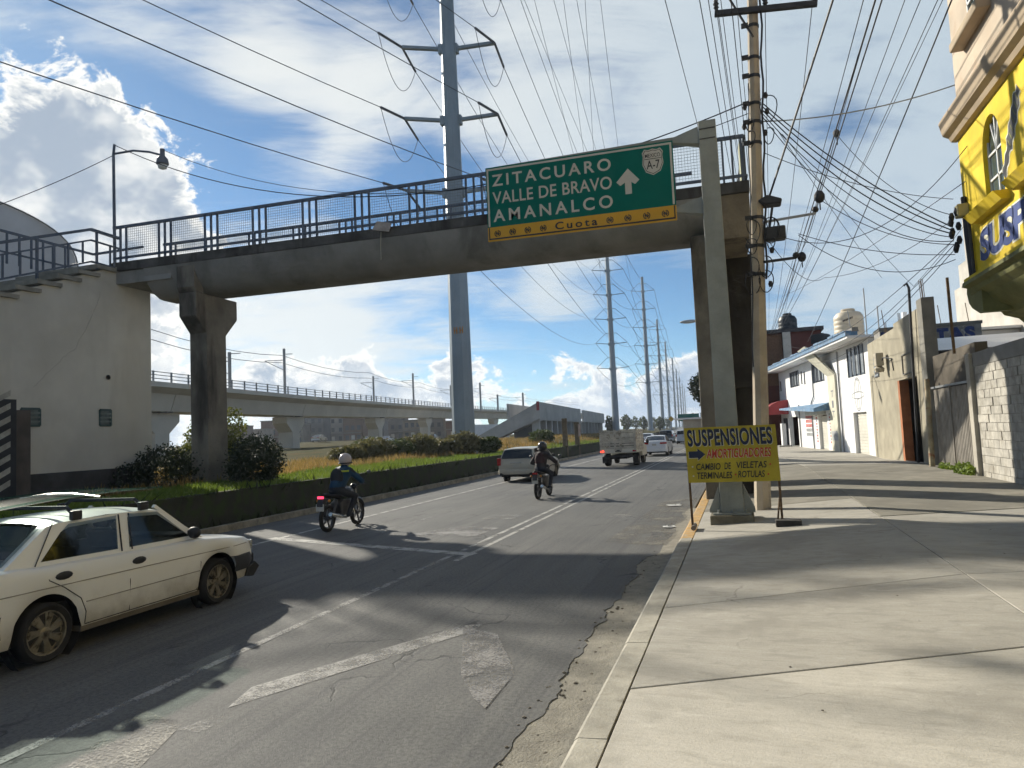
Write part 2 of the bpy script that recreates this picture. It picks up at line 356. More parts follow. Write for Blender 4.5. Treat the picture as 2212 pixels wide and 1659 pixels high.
# kerb of the pavement, cast piece by piece, painted further along
def pavemat():
    m=bpy.data.materials.new('pavement concrete'); m.use_nodes=True; T=NT(m.node_tree); b=T.n['Principled BSDF']
    pos=T.new('ShaderNodeNewGeometry').outputs['Position']; rr=T.new('ShaderNodeObjectInfo').outputs['Random']
    rp_=T.new('ShaderNodeVectorRotate',{'Vector':pos,'Angle':.28},rotation_type='Z_AXIS').outputs[0]
    br_=T.noise(T.vm('MULTIPLY',rp_,(1.2,14.,1)),2.2,6,.65,.4); bl=T.noise(pos,.7,6,.62,.3); fi=T.noise(pos,60.,4,.7); sp=T.noise(pos,11.,5,.6)
    c=T.mix(T.ss(br_,.25,.75),(.405,.38,.33,1),(.465,.44,.385,1)); c=T.mix(T.ss(bl,.46,.66,0,.8),c,(.315,.295,.255,1))
    mo=T.noise(T.vm('MULTIPLY',rp_,(1.,2.2,1)),3.2,5,.65,.5); c=T.mix(T.ss(mo,.48,.66,0,.55),c,(.30,.285,.245,1)); c=T.mix(T.ss(mo,.30,.42,.5,0),c,(.54,.52,.46,1)); c=T.mix(T.ss(bl,.30,.42,.45,0),c,(.53,.51,.46,1)); c=T.mix(T.ss(fi,.42,.7,0,.4),c,(.28,.26,.22,1)); c=T.mix(T.ss(sp,.66,.74,0,.6),c,(.24,.22,.19,1))
    vo=T.new('ShaderNodeTexVoronoi',{'Scale':6.,'Randomness':1.}); T.l.new(pos,vo.inputs['Vector']); c=T.mix(T.ss(vo.outputs['Distance'],.018,.03,.75,0),c,(.09,.08,.07,1))
    cv=T.new('ShaderNodeTexVoronoi',{'Scale':.33,'Randomness':1.},feature='DISTANCE_TO_EDGE'); T.l.new(T.vm('ADD',pos,T.vm('SCALE',T.new('ShaderNodeTexNoise',{'Scale':2.2,'Detail':6.,'Vector':pos}).outputs['Color'],sc=.8)),cv.inputs['Vector'])
    c=T.mix(T.m('MULTIPLY',T.ss(cv.outputs['Distance'],.0015,.006,1,0),T.ss(T.noise(pos,.6,1),.52,.60,0,.4)),c,(.13,.115,.095,1))
    c=T.mix(1.,c,T.mix(rr,(.80,.80,.80,1),(1.05,1.045,1.04,1)),'MULTIPLY')
    T.l.new(c,b.inputs['Base Color']); b.inputs['Roughness'].default_value=.85; b.inputs['Specular IOR Level'].default_value=.3
    bn=T.new('ShaderNodeBump',{'Strength':.35,'Distance':.012}); T.l.new(T.m('ADD',T.m('MULTIPLY',br_,.25),fi),bn.inputs['Height']); T.l.new(bn.outputs[0],b.inputs['Normal']); return m
CONC=pavemat(); CONC2=mat('older dark pavement',(.27,.25,.205),.9,.2,1.1,.35,60.,stain=(.20,.185,.15),stscale=1.8,st=(.45,.7))
KERBC=mat('kerb concrete',(.39,.365,.305),.9,.2,3.,.35,50.,stain=(.22,.2,.16),stscale=5,st=(.58,.72))
KERBY=mat('kerb yellow paint',(.50,.30,.10),.8,.15,4.,.3,60.,stain=(.40,.33,.23),stscale=7,st=(.50,.62))
kb=thing('kerb',None,None,(-1,10,0)); struct(kb)
kp=MB().prism([(-.13,-.12),(-.12,.12),(-.105,.148),(-.08,.165),(.10,.172),(.10,-.12)],lambda u,v,w:(u,w,v),.002,1.998).mesh('kerb_piece',KERBC)
kpy=kp.copy(); kpy.materials[0]=KERBY
for k in range(-6,30):
    y=k*2+.4; o=link('kerb_piece',kpy if y>12 else kp,kb,(-1.0+bend(y),y,random.uniform(-.004,.004)),(random.uniform(-.001,.001),random.uniform(-.01,.01),random.uniform(-.003,.003)))
# pavement slabs (skewed cross joints, one long joint)
sw=thing('pavement',None,None,(0,8,0)); struct(sw)
sb=MB(); sb.grid([[(x,y,zs(x,y)-.10) for x in (-.9,2.1,6.1)] for y in np.arange(-14,62,2.)]); sb.build('slab_bed',mat('joint earth',(.07,.06,.045),.95,.2),sw)
lines=[(-13.,.12),(-8.9,.18),(-4.6,.22),(-.6,.26),(2.1,.27),(5.25,.28),(7.6,.30),(12.0,.42),(16.0,.10),(20.,.03),(24.,0),(28.,0),(32.,0),(36,0),(40,0),(44,0),(48,0),(52,0),(56,0),(60,0)]
for (ya,ka),(yb,kb_) in zip(lines,lines[1:]):
    for xa,xb in ((-.89,2.1),(2.1,6.06)):
        gp=.007; e=.5*(xa+.89)
        def c(x,y0,k,s): return (x,y0+k*(x+.89)+s*gp)
        q=[c(xa+gp,ya,ka,1),c(xb-gp,ya,ka,1),c(xb-gp,yb,kb_,-1),c(xa+gp,yb,kb_,-1)]
        dz=random.uniform(-.004,.004)
        t=[(x,y,zs(x,y)+dz) for x,y in q]; mb=MB(); mb.hexa([(x,y,z-.11) for x,y,z in t],t)
        mb.build('slab',CONC2 if (14<ya<27 and xa>0) or (15<ya<31 and xa<0) or (11<ya<15 and xa>1) else CONC,sw,bev=.006)
# ---------------- median: kerb, retaining wall, lawn
mk=thing('median_kerb',None,None,(-12.1,20,0)); struct(mk)
mp=MB().prism([(-.09,-.1),(-.09,.15),(.09,.15),(.12,.0),(.12,-.1)],lambda u,v,w:(u,w,v),.01,2.99).mesh('kerb_piece',mat('old kerb',(.34,.30,.22),.9,.3,2.,.3,40.,stain=(.16,.14,.10),stscale=3,st=(.5,.7)))
for k in range(-8,40): y=k*3.; link('kerb_piece',mp,mk,(-12.1+bend(y),y,0))
strip('verge',-12.55,.8,-20,300,mat('verge earth',(.06,.065,.03),.95,.3,3.,.5,30.),.05,6.,None)['kind']='structure'
rw=thing('retaining_wall','low dark mossy retaining wall along the grassy median','wall',(-12.75,20,0))
stn=mat('mossy wall',(.05,.046,.036),.95,.35,2.,.6,25.,col2=(.03,.035,.018),stain=(.035,.05,.015),stscale=2.5,st=(.45,.6))
for k in range(-6,40):
    y=k*4.; b=MB(); a0,a1=bend(y),bend(y+4)
    b.hexa([(-13.05+a0,y,-.1),(-12.72+a0,y,-.1),(-12.72+a1,y+3.99,-.1),(-13.05+a1,y+3.99,-.1)],[(-13.05+a0,y,.90),(-12.76+a0,y,.90),(-12.76+a1,y+3.99,.90),(-13.05+a1,y+3.99,.90)]); b.build('wall_panel',stn,rw)
def terr(x,y):
    d=x+63+.22*(y-90); z=.86+.10*math.sin(x*.6+y*.17)*min(1,max(0,(-13.5-x)/3))+.06*math.sin(y*.9+x*1.3)*min(1,max(0,(-13.5-x)/3))
    if y>44: z+=min(1.,(y-44)/10)*.5*min(1,max(0,(-15-x)/4))
    if d<-5: z+=min(1,(-5-d)/3)*.75
    return z
tx=[-12.95,-13.4,-14,-15,-16,-17,-18.5,-20,-22,-24,-27,-30,-35,-42,-50,-58,-64,-67,-69,-72,-76,-80,-85,-90,-95,-105,-130,-180,-300,-700]
ty=list(np.arange(-40,90,2.5))+list(np.arange(90,300,8.))+[340,400,480,600,900]
tm=MB(); tm.grid([[(x+bend(y),y,terr(x,y) if x<-13 else .86) for x in tx] for y in ty])
struct(tm.build('median_ground',mat('dry field',(.10,.075,.032),.95,.4,.7,.6,10.,col2=(.045,.055,.018),spec=.02),smooth=60))
def foli(name,c1,c2,sc=1.2,tr=.45):
    m=bpy.data.materials.new(name); m.use_nodes=True; T=NT(m.node_tree); b=T.n['Principled BSDF']; pos=T.new('ShaderNodeNewGeometry').outputs['Position']
    c=T.mix(T.ss(T.noise(pos,sc,4,.6),.35,.65),c4(c2),c4(c1)); c=T.mix(T.ss(T.noise(pos,25.,2),.35,.65,0,.5),c,c4(tuple(q*.5 for q in c1)))
    T.l.new(c,b.inputs['Base Color']); b.inputs['Roughness'].default_value=.7; t=T.n.new('ShaderNodeBsdfTranslucent'); T.l.new(c,t.inputs[0]); x=T.n.new('ShaderNodeMixShader'); x.inputs[0].default_value=tr
    T.l.new(b.outputs[0],x.inputs[1]); T.l.new(t.outputs[0],x.inputs[2]); T.l.new(x.outputs[0],T.n['Material Output'].inputs[0]); return m
GR=foli('fresh grass',(.20,.27,.035),(.11,.17,.025)); GD=foli('dry grass',(.38,.24,.08),(.20,.16,.05),.9)
def gpts(n,x0,x1,y0,y1,seed,pw=1.):
    g=np.random.default_rng(seed); x=x0+(x1-x0)*g.random(n); y=y0+(y1-y0)*g.random(n)**pw
    return np.array([(a+bend(b),b,terr(a,b)-.02 if a<-13 else .86) for a,b in zip(x,y)])
tag(blades('fresh_grass',np.concatenate([gpts(30000,-12.8,-16.2,8,46,1,1.2),gpts(9000,-12.8,-15.8,46,110,2)]),(.05,.20),.022,GR),'short bright green grass on the median edge','grass',kind='stuff')
tag(blades('dry_grass',np.concatenate([gpts(20000,-15.8,-27,16,60,4,1.2),gpts(9000,-15,-34,55,110,5)]),(.12,.40),.03,GD,5),'tall dry straw coloured grass in the median','grass',kind='stuff')

g_=np.random.default_rng(11); n=1100; y=8+90*g_.random(n)**1.3; top=g_.random(n)<.45
hp=np.stack([np.where(top,-12.74+.05*g_.normal(size=n),-12.62+.10*np.abs(g_.normal(size=n))),y,np.where(top,.86-.25*g_.random(n)*(np.sin(y*.7)+np.sin(y*1.9)>.2),.05)],1); hp[:,0]+=np.array([bend(q) for q in y])
tag(blades('wall_weeds',hp,(.10,.34),.028,foli('weed green',(.035,.045,.014),(.02,.028,.01)),9,.6),'ragged weeds on the top and foot of the median wall','weeds',kind='stuff')
# ------------------------------------------------------------------ footbridge
BC=mat('weathered girder concrete',(.25,.245,.23),.9,.18,.8,.3,30.,stain=(.12,.117,.108),stscale=.9,st=(.5,.75),streak=True)
BD=mat('blackened deck edge',(.095,.092,.088),.92,.3,1.,.35,25.,stain=(.035,.032,.03),stscale=1.4,st=(.45,.65),streak=True)
BP=mat('stained pier concrete',(.21,.19,.155),.9,.25,.9,.35,25.,stain=(.045,.04,.034),stscale=.8,st=(.46,.64),streak=True)
ST=mat('grey railing paint',(.10,.125,.17),.6,.2,4.,.1,40.,stain=(.10,.07,.05),stscale=9,st=(.66,.74))
WIRE=mat('fence wire',(.16,.17,.18),.6,0,1,0)
br=thing('pedestrian_bridge','grey concrete footbridge with mesh railings spanning the avenue','bridge',(0,18.6,0),.042)
MB().prism([(-.06,7.86),(.0,7.62),(.14,7.36),(.36,7.12),(.62,6.98),(.8,6.95),(1.4,6.95),(1.58,6.98),(1.84,7.12),(2.06,7.36),(2.2,7.62),(2.26,7.86)],lambda u,v,w:(w,u,v),-17.9,-.5).build('girder',BC,br,smooth=35,local=True)
MB().box((-19.15,-.08,7.86),(.58,2.28,8.16)).build('deck',BD,br,bev=.02,local=True)
MB().box((-19.12,.0,7.45),(-16.9,2.2,7.858)).build('landing_beam',BC,br,local=True)
# piers
f=lambda u,v,w:(u,w,v); fx=lambda u,v,w:(w,u,v)
PIER_SHADE=mat('shaded stained concrete',(.05,.045,.038),.95,.3,1.,.35,20.,stain=(.02,.018,.016),stscale=1.,st=(.45,.65),streak=True)  # darker pier concrete; deep shade and black stains put into the colour
MB().prism([(.51,.3),(1.46,.3),(1.46,5.7),(2.05,6.3),(2.05,6.947),(.04,6.947),(.04,6.2),(.51,5.7)],fx,-16.65,-16.0).build('pier',BP,br,bev=.03,local=True)
MB().prism([(-.04,7.1),(.04,6.95),(.4,6.955),(.4,7.84),(-.04,7.84)],fx,-16.65,-16.0).build('pier_head',BP,br,bev=.02,local=True)
MB().box((-.95,.15,.05),(-.2,1.15,6.947)).build('pier',BP,br,bev=.03,local=True)
MB().box((-.7,3.1,.05),(.75,4.1,7.0)).build('pier',PIER_SHADE,br,bev=.03,local=True)
MB().box((-.2,.3,2.95),(.5,.5,3.1)).build('brace_beam',PIER_SHADE,br,local=True); MB().box((-.2,.6,.05),(.42,1.1,2.95)).build('infill_wall',PIER_SHADE,br,local=True)  # same shade-dark colour in the gap beside the front pier
MB().box((-.5,-.02,6.72),(.56,2.24,7.858)).build('end_block',mat('brown end block',(.20,.165,.115),.92,.25,1.,.3,20.,stain=(.09,.075,.055),stscale=1.2,st=(.5,.7)),br,bev=.02,local=True)
MB().box((-.8,2.3,7.0),(.58,5.2,7.9)).build('landing_slab',BP,br,bev=.02,local=True)
MB().box((-.85,2.31,7.9),(.60,5.2,8.16)).build('landing_edge',BD,br,local=True)
MB().prism([(5.2,7.55),(5.2,8.1),(24.,.35),(24.,.2),(22.9,.2)],lambda u,v,w:(w,u,v),-.6,.56).build('stair_slab',BP,br,local=True)
td=MB().box((-.62,-.02,-.05),(.58,.40,.0)).mesh('tread',BP)
for k in range(44):
    o=bpy.data.objects.new('tread',td); COL.objects.link(o); o.parent=br; o.location=(0,5.2+k*.427,8.14-k*.176)
# railings: groups of three posts, wire panels between
postm=MB().box((-.022,-.03,-.16),(.022,.03,1.14)).mesh('railing_post',ST)
def rail(mb,a,b,wd=.07,h=.075): mb.beam(a,b,wd,h)
zb,zt=8.30,9.32
def panel_mesh(wd,ht,st_=.075,r=.0035):
    mb=MB(); n=int(wd/st_); k=int(ht/st_)
    for i in range(1,n): mb.beam((i*wd/n,0,0),(i*wd/n,0,ht),r*2)
    for i in range(1,k): mb.beam((0,0,i*ht/k),(wd,0,i*ht/k),r*2)
    return mb.mesh('wire_panel',WIRE)
PM=panel_mesh(1.22,zt-zb-.07)
for yy in (-.02,2.2):
    x0,x1=-19.1,(.52 if yy<1 else -.8)
    MB().beam((x0,yy,zt),(x1,yy,zt),.08,.085).build('top_rail',ST,br,local=True)
    MB().beam((x0,yy,zb),(x1,yy,zb),.06,.07).build('bottom_rail',ST,br,local=True)
    x=-19.05; k=0
    while x<x1:
        for dx in (0,.23,.46):
            if x+dx<x1-.02:
                o=bpy.data.objects.new('railing_post',postm); COL.objects.link(o); o.parent=br; o.location=(x+dx,yy,zb-.06); o.scale=(1.15,1,(zt-zb)/1.09)
        if x+.46+1.22<x1 and not (-16.9<x<-16.2):
            o=bpy.data.objects.new('wire_panel',PM); COL.objects.link(o); o.parent=br; o.location=(x+.485,yy,zb+.035); stuff(o)
        x+=1.73
# curb plate on the stairs side of the landing
sr=MB(); sr.beam((.53,-.02,zt),(.53,5.2,zt),.07); sr.beam((.53,-.02,zb),(.53,5.2,zb),.06); sr.beam((.53,5.2,zt),(.53,24,1.4),.06); sr.beam((-.6,5.2,zt),(-.6,24,1.4),.06); sr.build('stair_rail',ST,br,local=True)
for k in range(14):
    o=bpy.data.objects.new('railing_post',postm); COL.objects.link(o); o.parent=br
    o.location=(.53,.3+k*.36,zb-.06)
MB().box((.40,-.035,zb-.2),(.43,.5,zt-.1)).build('patch_sheet',mat('yellowed sheet',(.32,.33,.2),.7,.3,3.,.1),br,local=True)
# loose board hanging off the railing
hb=thing('hanging_board','pale loose board hanging from the footbridge railing by a cord','board',(-9.5,18.1,7.2))
MB().prism([(-9.78,8.10),(-9.25,7.98),(-9.16,8.22),(-9.62,8.33)],lambda u,v,w:(u,w,v),18.02,18.05).build('panel',mat('pale board',(.42,.36,.32),.7,.2,4.),hb)
MB().tube([(-9.5,18.03,8.0),(-9.53,18.03,7.6),(-9.52,18.03,7.2)],.012,5).build('cord',mat('cord',(.3,.28,.22),.8,0),hb)

# ------------------------------------------------------------------ white stair tower on the median
TW=mat('dirty white render',(.58,.565,.51),.9,.10,.5,.25,30.,stain=(.44,.425,.37),stscale=.9,st=(.48,.8),streak=True)
TB=mat('dark wall base',(.07,.07,.072),.9,.25,1.4,.3,25.)
tw=thing('stair_tower','white rendered stair block with small windows and stepped top','building',(-20,15,0))
prof=[(3.,1.52),(19.2,1.52),(19.2,7.44),(18.9,7.86),(17.35,7.86),(14.0,6.42),(3.,2.0)]
MB().prism(prof,lambda u,v,w:(w,u,v),-21.4,-19.0).build('wall',TW,tw)
MB().box((-21.45,2.9,.2),(-18.96,19.25,1.517)).build('wall_base',TB,tw)
stp=MB().prism([(0,0),(.78,.02),(.78,.13),(-.02,.13)],lambda u,v,w:(w,u,v),-21.5,-18.90).mesh('tread',mat('step concrete',(.30,.29,.25),.9,.2,2.))
for k in range(14):
    y=17.0-.66*k; link('tread',stp,tw,(0,y,7.82-.285*k))
MB().box((-21.5,17.72,7.88),(-18.9,19.0,8.0)).build('landing',MATS['step concrete'],tw)
cr=[]
for (y0_,z0_),(y1_,z1_) in zip(((17.2,7.1),(16.9,6.3),(16.3,5.2),(15.9,4.9),(15.2,4.2)),((16.9,6.3),(16.3,5.2),(15.9,4.9),(15.2,4.2),(14.9,3.9))):
    for q in np.linspace(0,1,6)[:-1]: cr.append((-18.999,y0_+(y1_-y0_)*q+random.uniform(-.03,.03),z0_+(z1_-z0_)*q+random.uniform(-.03,.03)))
MB().tube(cr,.005,4).build('crack',mat('hairline crack',(.30,.29,.26),.9,.1),tw)
def louvre(y0,y1,z0,z1):
    fr=MB()
    for a,b in (((y0,z0),(y1,z0)),((y0,z1),(y1,z1)),((y0,z0),(y0,z1)),((y1,z0),(y1,z1))): fr.beam((-18.985,a[0],a[1]),(-18.985,b[0],b[1]),.035,.06)
    w_=fr.build('window',mat('teal frame',(.05,.09,.09),.6,.1),tw); sl_=MB()
    MB().box((-19.05,y0,z0),(-18.994,y1,z1)).build('pane',mat('dusty louvre glass',(.10,.14,.145),.35,.2,6.,0),w_)
    for k in range(1,4): z=z0+(z1-z0)*k/4; MB().beam((-18.98,y0,z),(-18.98,y1,z),.03,.05).build('louvre',mat('louvre blade',(.16,.20,.20),.4,.2),w_)
louvre(14.60,15.15,2.88,3.36); louvre(17.15,17.55,2.88,3.37)
MB().lathe([(.075,-19.01),(.075,-18.97),(.05,-18.975),(.05,-18.99)],14,(0,17.46,4.41),'x').build('drain_hole',mat('pipe dark',(.02,.02,.02),.9,0),tw)
rl=[((13.2,7.66),(16.84,9.05)),((16.84,9.05),(17.72,9.02))]
def srail(dz,r):
    mb=MB()
    mb.beam((-18.98,4.,3.95+dz+.02),(-18.98,16.84,9.02+dz),r); mb.beam((-18.98,16.84,9.02+dz),(-18.98,17.9,9.0+dz),r); return mb
srail(0,.085).build('handrail',ST,tw); srail(-.34,.05).build('mid_rail',ST,tw); srail(-1.02,.055).build('bottom_rail',ST,tw)
for k in range(26):
    y=17.55-.5*k; z=9.02-(max(0,16.84-y))*.395; big=k%4==1
    MB().beam((-18.98,y,z-(1.22 if big else 1.02)),(-18.98,y,z-(0 if big else .34)),.06 if big else .045).build('baluster',ST,tw)
for k in range(8):
    y=17.9-.4*k; MB().beam((-21.3,y,8.0),(-21.3,y,9.0),.05).build('baluster',ST,tw)
MB().beam((-21.3,14.8,9.0),(-21.3,19.,9.0),.07).build('handrail',ST,tw)
MB().beam((-21.3,14.8,8.35),(-21.3,19.,8.35),.05).build('mid_rail',ST,tw)
MB().beam((-21.3,19.,9.0),(-19.1,19.,9.0),.07).build('handrail',ST,tw)

# barrel roofed shed behind the stair
sh=thing('barrel_roof_shed','grey shed with a big rounded roof behind the stair block','shed',(-26,15,0))
cx,rr=14.9,5.1; arc=[(cx+rr*math.copysign(abs(math.cos(a))**.8,math.cos(a)),8.45+2.2*max(0,math.sin(a))**.62) for a in np.linspace(0,math.pi,28)]
MB().prism([(cx+rr,.5)]+arc+[(cx-rr,.5)],lambda u,v,w:(w,u,v),-30,-23.2).build('shell',mat('grey sheet',(.50,.51,.53),.7,.1,.6,.1,20.),sh,smooth=40)
MB().tube([(-23.15,a,b) for a,b in arc],.03,6).build('edge_trim',mat('grey trim',(.2,.21,.22),.7,.1),sh)
# hazard marker
hz=thing('hazard_marker','concrete post carrying a black and cream striped hazard panel','marker',(-17.8,13.4,.8))
MB().box((-18.35,13.62,.5),(-17.98,14.1,3.25)).build('post',mat('brown post',(.10,.085,.075),.9,.2,2.,.3),hz,bev=.02)
MB().box((-18.0,12.4,1.0),(-17.93,13.66,3.52)).build('panel',mat('panel black',(.025,.028,.035),.7,.2),hz)
for k in range(8):
    z=1.0+k*.33; MB().prism([(12.45,z-.25),(13.5,z+.30),(13.5,z+.45),(12.45,z-.1)],lambda u,v,w:(w,u,v),-17.928,-17.924).build('stripe',mat('stripe cream',(.42,.41,.36),.7,.25,3.),hz)
# lamp on the bridge head
lp=thing('street_lamp','slim street lamp with drooping head at the footbridge stairhead','lamp',(-19.0,17.75,8.1))
MB().tube([(-19,17.75,8.0),(-19,17.72,11.75),(-18.98,17.74,12.1)],[.05,.045,.04],8).build('pole',ST,lp)
MB().tube([(-18.98,17.73,11.78),(-18.3,17.85,11.82),(-17.75,17.95,11.72),(-17.35,18.05,11.58)],.035,6).build('arm',ST,lp)
MB().lathe([(.03,.30),(.075,.28),(.08,.05),(.17,-.05),(.2,-.22),(.12,-.28)],12,(-17.32,18.05,11.5)).build('lamp_head',mat('lamp alloy',(.12,.13,.15),.5,.1),lp,smooth=40)
MB().lathe([(.15,0),(.13,-.1),(.0,-.15)],12,(-17.32,18.05,11.24)).build('lens',mat('lamp lens',(.6,.62,.6),.15,.05),lp,smooth=60)
# far street lamp behind the pier
l2=thing('street_lamp','grey cobra head street lamp peeking out behind the pier','lamp',(-.6,42,.2))
MB().tube([(-.3,41.2,.2),(-.3,41.2,7.6),(-1.0,41.1,8.05),(-1.9,41,7.98)],[.09,.06,.05,.04],8).build('pole',ST,l2)
MB().ball((-2.45,40.9,7.9),.5,12,sq=(1.,.34,.22)).build('lamp_head',mat('lamp alloy pale',(.42,.44,.46),.5,.1),l2,smooth=60)
# ------------------------------------------------------------------ overhead direction sign on its cantilever
GP=mat('grey green post paint',(.27,.285,.26),.6,.15,1.5,.1,30.,stain=(.10,.085,.07),stscale=2.2,st=(.62,.75),streak=True)
og=thing('direction_sign_gantry','green overhead direction sign hung from a tapered grey post','road sign',(-.26,14.2,.2))
MB().hexa([(-.47,13.95,.40),(-.05,13.95,.40),(-.05,14.4,.40),(-.47,14.4,.40)],[(-.43,14.05,7.98),(-.10,14.05,7.98),(-.10,14.35,7.98),(-.43,14.35,7.98)]).build('post',GP,og,bev=.012)
for s in (-1,1):
    xa=-.26+s*.21; MB().prism([(xa,.40),(xa+s*.20,.40),(xa+s*.20,.46),(xa+s*.01,.9)],lambda u,v,w:(u,w,v),14.0,14.35).build('gusset',GP,og)
MB().box((-.60,13.82,.37),(.08,14.53,.405)).build('base_plate',GP,og,bev=.008)
MB().box((-.66,13.75,.12),(.12,14.6,.368)).build('footing',mat('footing concrete',(.20,.18,.13),.9,.25,4.,.4),og,bev=.02)
for dx in (-.5,-.26,-.02):
    for dy in (13.9,14.46): MB().lathe([(.022,.4),(.022,.46),(.01,.465)],6,(dx,dy,0)).build('anchor_bolt',GP,og)
for zz in (7.72,6.32):
    MB().hexa([(-.44,14.08,zz-.17),(-.44,14.32,zz-.17),(-.44,14.32,zz+.17),(-.44,14.08,zz+.17)],[(-.9,14.14,zz-.06),(-.9,14.26,zz-.06),(-.9,14.26,zz+.06),(-.9,14.14,zz+.06)]).build('arm_flange',GP,og)
    MB().box((-4.7,14.14,zz-.06),(-.9,14.26,zz+.06)).build('arm',GP,og)
    for k in range(2):
        MB().box((-.42,14.035,zz-.12+k*.2),(-.12,14.06,zz-.10+k*.2)).build('flange_bolt_bar',mat('bolt dark',(.04,.04,.04),.7,.1),og)
def sg(u,v,w): return (-4.88+u*3.94,14.09-w,6.09+v*1.61+(.06*(1-u)))
SGN=mat('sign green sheeting',(.0,.125,.098),.6,.06,1.,0,20.,spec=.12); SW=mat('sign white sheeting',(.50,.48,.42),.5,.05,2.,0); SY=mat('sign amber sheeting',(.55,.30,.01),.5,.05,2.,0); SK=mat('sign black',(.02,.02,.02),.5,0,1,0)
pn=MB().prism([(0,.19),(1,.19),(1,1),(0,1)],sg,-.03,.0).build('sign_panel',SGN,og)
py=MB().prism([(0,0),(1,0),(1,.189),(0,.189)],sg,-.03,.001).build('toll_strip',SY,og)
def ring(u0,v0,u1,v1,t,asp=1.61/3.94):
    tv=t/1.61;tu=t/3.94; mb=MB()
    for q in (((u0,v1-tv),(u1,v1)),((u0,v0),(u1,v0+tv)),((u0,v0+tv),(u0+tu,v1-tv)),((u1-tu,v0+tv),(u1,v1-tv))):
        (a,b),(c,d)=q; mb.add([sg(a,b,.005),sg(c,b,.005),sg(c,d,.005),sg(a,d,.005)],[(0,1,2,3)])
    return mb
bd=MB()
for q in (((.006,.955),(.994,.98)),((.006,.2),(.016,.955)),((.984,.2),(.994,.955))):
    (a,b),(c,d)=q; bd.add([sg(a,b,.005),sg(c,b,.005),sg(c,d,.005),sg(a,d,.005)],[(0,1,2,3)])
bd.build('border',SW,pn)
bd=MB()
for q in (((.012,.02),(.988,.04)),((.006,.02),(.012,.185)),((.988,.02),(.994,.185))):
    (a,b),(c,d)=q; bd.add([sg(a,b,.005),sg(c,b,.005),sg(c,d,.005),sg(a,d,.005)],[(0,1,2,3)])
bd.build('border',SK,py)
text('lettering','ZITACUARO',sg,.035,.685,.735,.895,SW,pn,.006,.018,0,1.35)
text('lettering','VALLE DE BRAVO',sg,.035,.685,.495,.66,SW,pn,.006,.012,0,1.05)
text('lettering','AMANALCO',sg,.035,.685,.255,.42,SW,pn,.006,.018,0,1.4)
text('lettering','Cuota',sg,.375,.60,.055,.155,SK,py,.007,.02,0,1.35)
def disc(u,v,r,a0=0,a1=2*math.pi,r2=0,w=.006,n=24):
    mb=MB(); A=np.linspace(a0,a1,n)
    mb.grid([[sg(u+r*math.cos(a)/3.94,v+r*math.sin(a)/1.61,w),sg(u+r2*math.cos(a)/3.94,v+r2*math.sin(a)/1.61,w)] for a in A]); return mb
for u in (.055,.14,.225,.31,.665,.757,.852,.945):
    m_=disc(u,.098,.072,-1.25,1.45,.054); b=disc(u,.098,.072,1.95,4.6,.054); m_.add(b.v,b.f)
    n=lambda du,dv:sg(u+du/3.94,.098+dv/1.61,.006)
    m_.add([n(-.028,-.04),n(-.012,-.04),n(-.012,.04),n(-.028,.04)],[(0,1,2,3)]); m_.add([n(.012,-.04),n(.028,-.04),n(.028,.04),n(.012,.04)],[(0,1,2,3)])
    m_.add([n(-.028,.04),n(-.010,.04),n(.028,-.04),n(.010,-.04)],[(0,1,2,3)]); m_.add([n(-.05,-.01),n(-.028,.03),n(-.028,-.01)],[(0,1,2)]); m_.add([n(.05,.01),n(.028,-.03),n(.028,.01)],[(0,1,2)])
    m_.build('toll_symbol',SK,py)
ar=[(.752,.40),(.785,.40),(.785,.55),(.803,.515),(.826,.565),(.770,.725),(.708,.565),(.728,.515),(.752,.55)]
MB().add([sg(a,b,.006) for a,b in ar],[(0,1,2,3,4,5,6,7,8)]).build('arrow',SW,pn)
shd=[(0,.0),(.35,.13),(.5,.42),(.46,.72),(.5,.86),(.38,1.),(.2,.96),(0,1.0),(-.2,.96),(-.38,1.),(-.5,.86),(-.46,.72),(-.5,.42),(-.35,.13)]
def shield(sc,w,m_): MB().add([sg(.898+a*.105*sc,.60+.165+(b-.5)*.335*sc,w) for a,b in shd],[tuple(range(len(shd)))]).build('shield',m_,pn)
shield(1.0,.005,SW); shield(.92,.007,SK); shield(.87,.009,SW)
MB().add([sg(u,v,.011) for u,v in ((.857,.800),(.939,.800),(.939,.808),(.857,.808))],[(0,1,2,3)]).build('rule',SK,pn)
text('lettering','MEXICO',sg,.860,.936,.822,.872,SK,pn,.012,.01); text('lettering','A-7',sg,.866,.932,.675,.785,SK,pn,.012,.012)

# ------------------------------------------------------------------ suspension shop sign on the pavement
sp=thing('shop_sign','hand painted yellow SUSPENSIONES board on two thin iron legs','sign',(-.2,13.2,.2))
def sf(u,v,w):
    return (-.99+u*1.55-(1-v)*-.03,13.14+(1-v)*.02-w+.02*u,1.03+v*.98-.0*u)
YB=mat('sign yellow enamel',(.42,.33,.015),.45,.12,2.,0,20.,stain=(.30,.25,.03),stscale=3,st=(.55,.75)); IR=mat('rusty iron',(.16,.10,.05),.8,.35,6.,.2,col2=(.07,.045,.03)); NV=mat('navy lettering',(.012,.018,.05),.5,.05,2,0); RD=mat('red lettering',(.45,.035,.015),.5,.08,3,0); WH=mat('cream shadow paint',(.55,.52,.35),.5,.05,2,0); BK=mat('black lettering',(.018,.017,.015),.5,0,1,0)
bo=MB().prism([(0,0),(1,0),(1,1),(0,1)],sf,-.025,0).build('board',YB,sp)
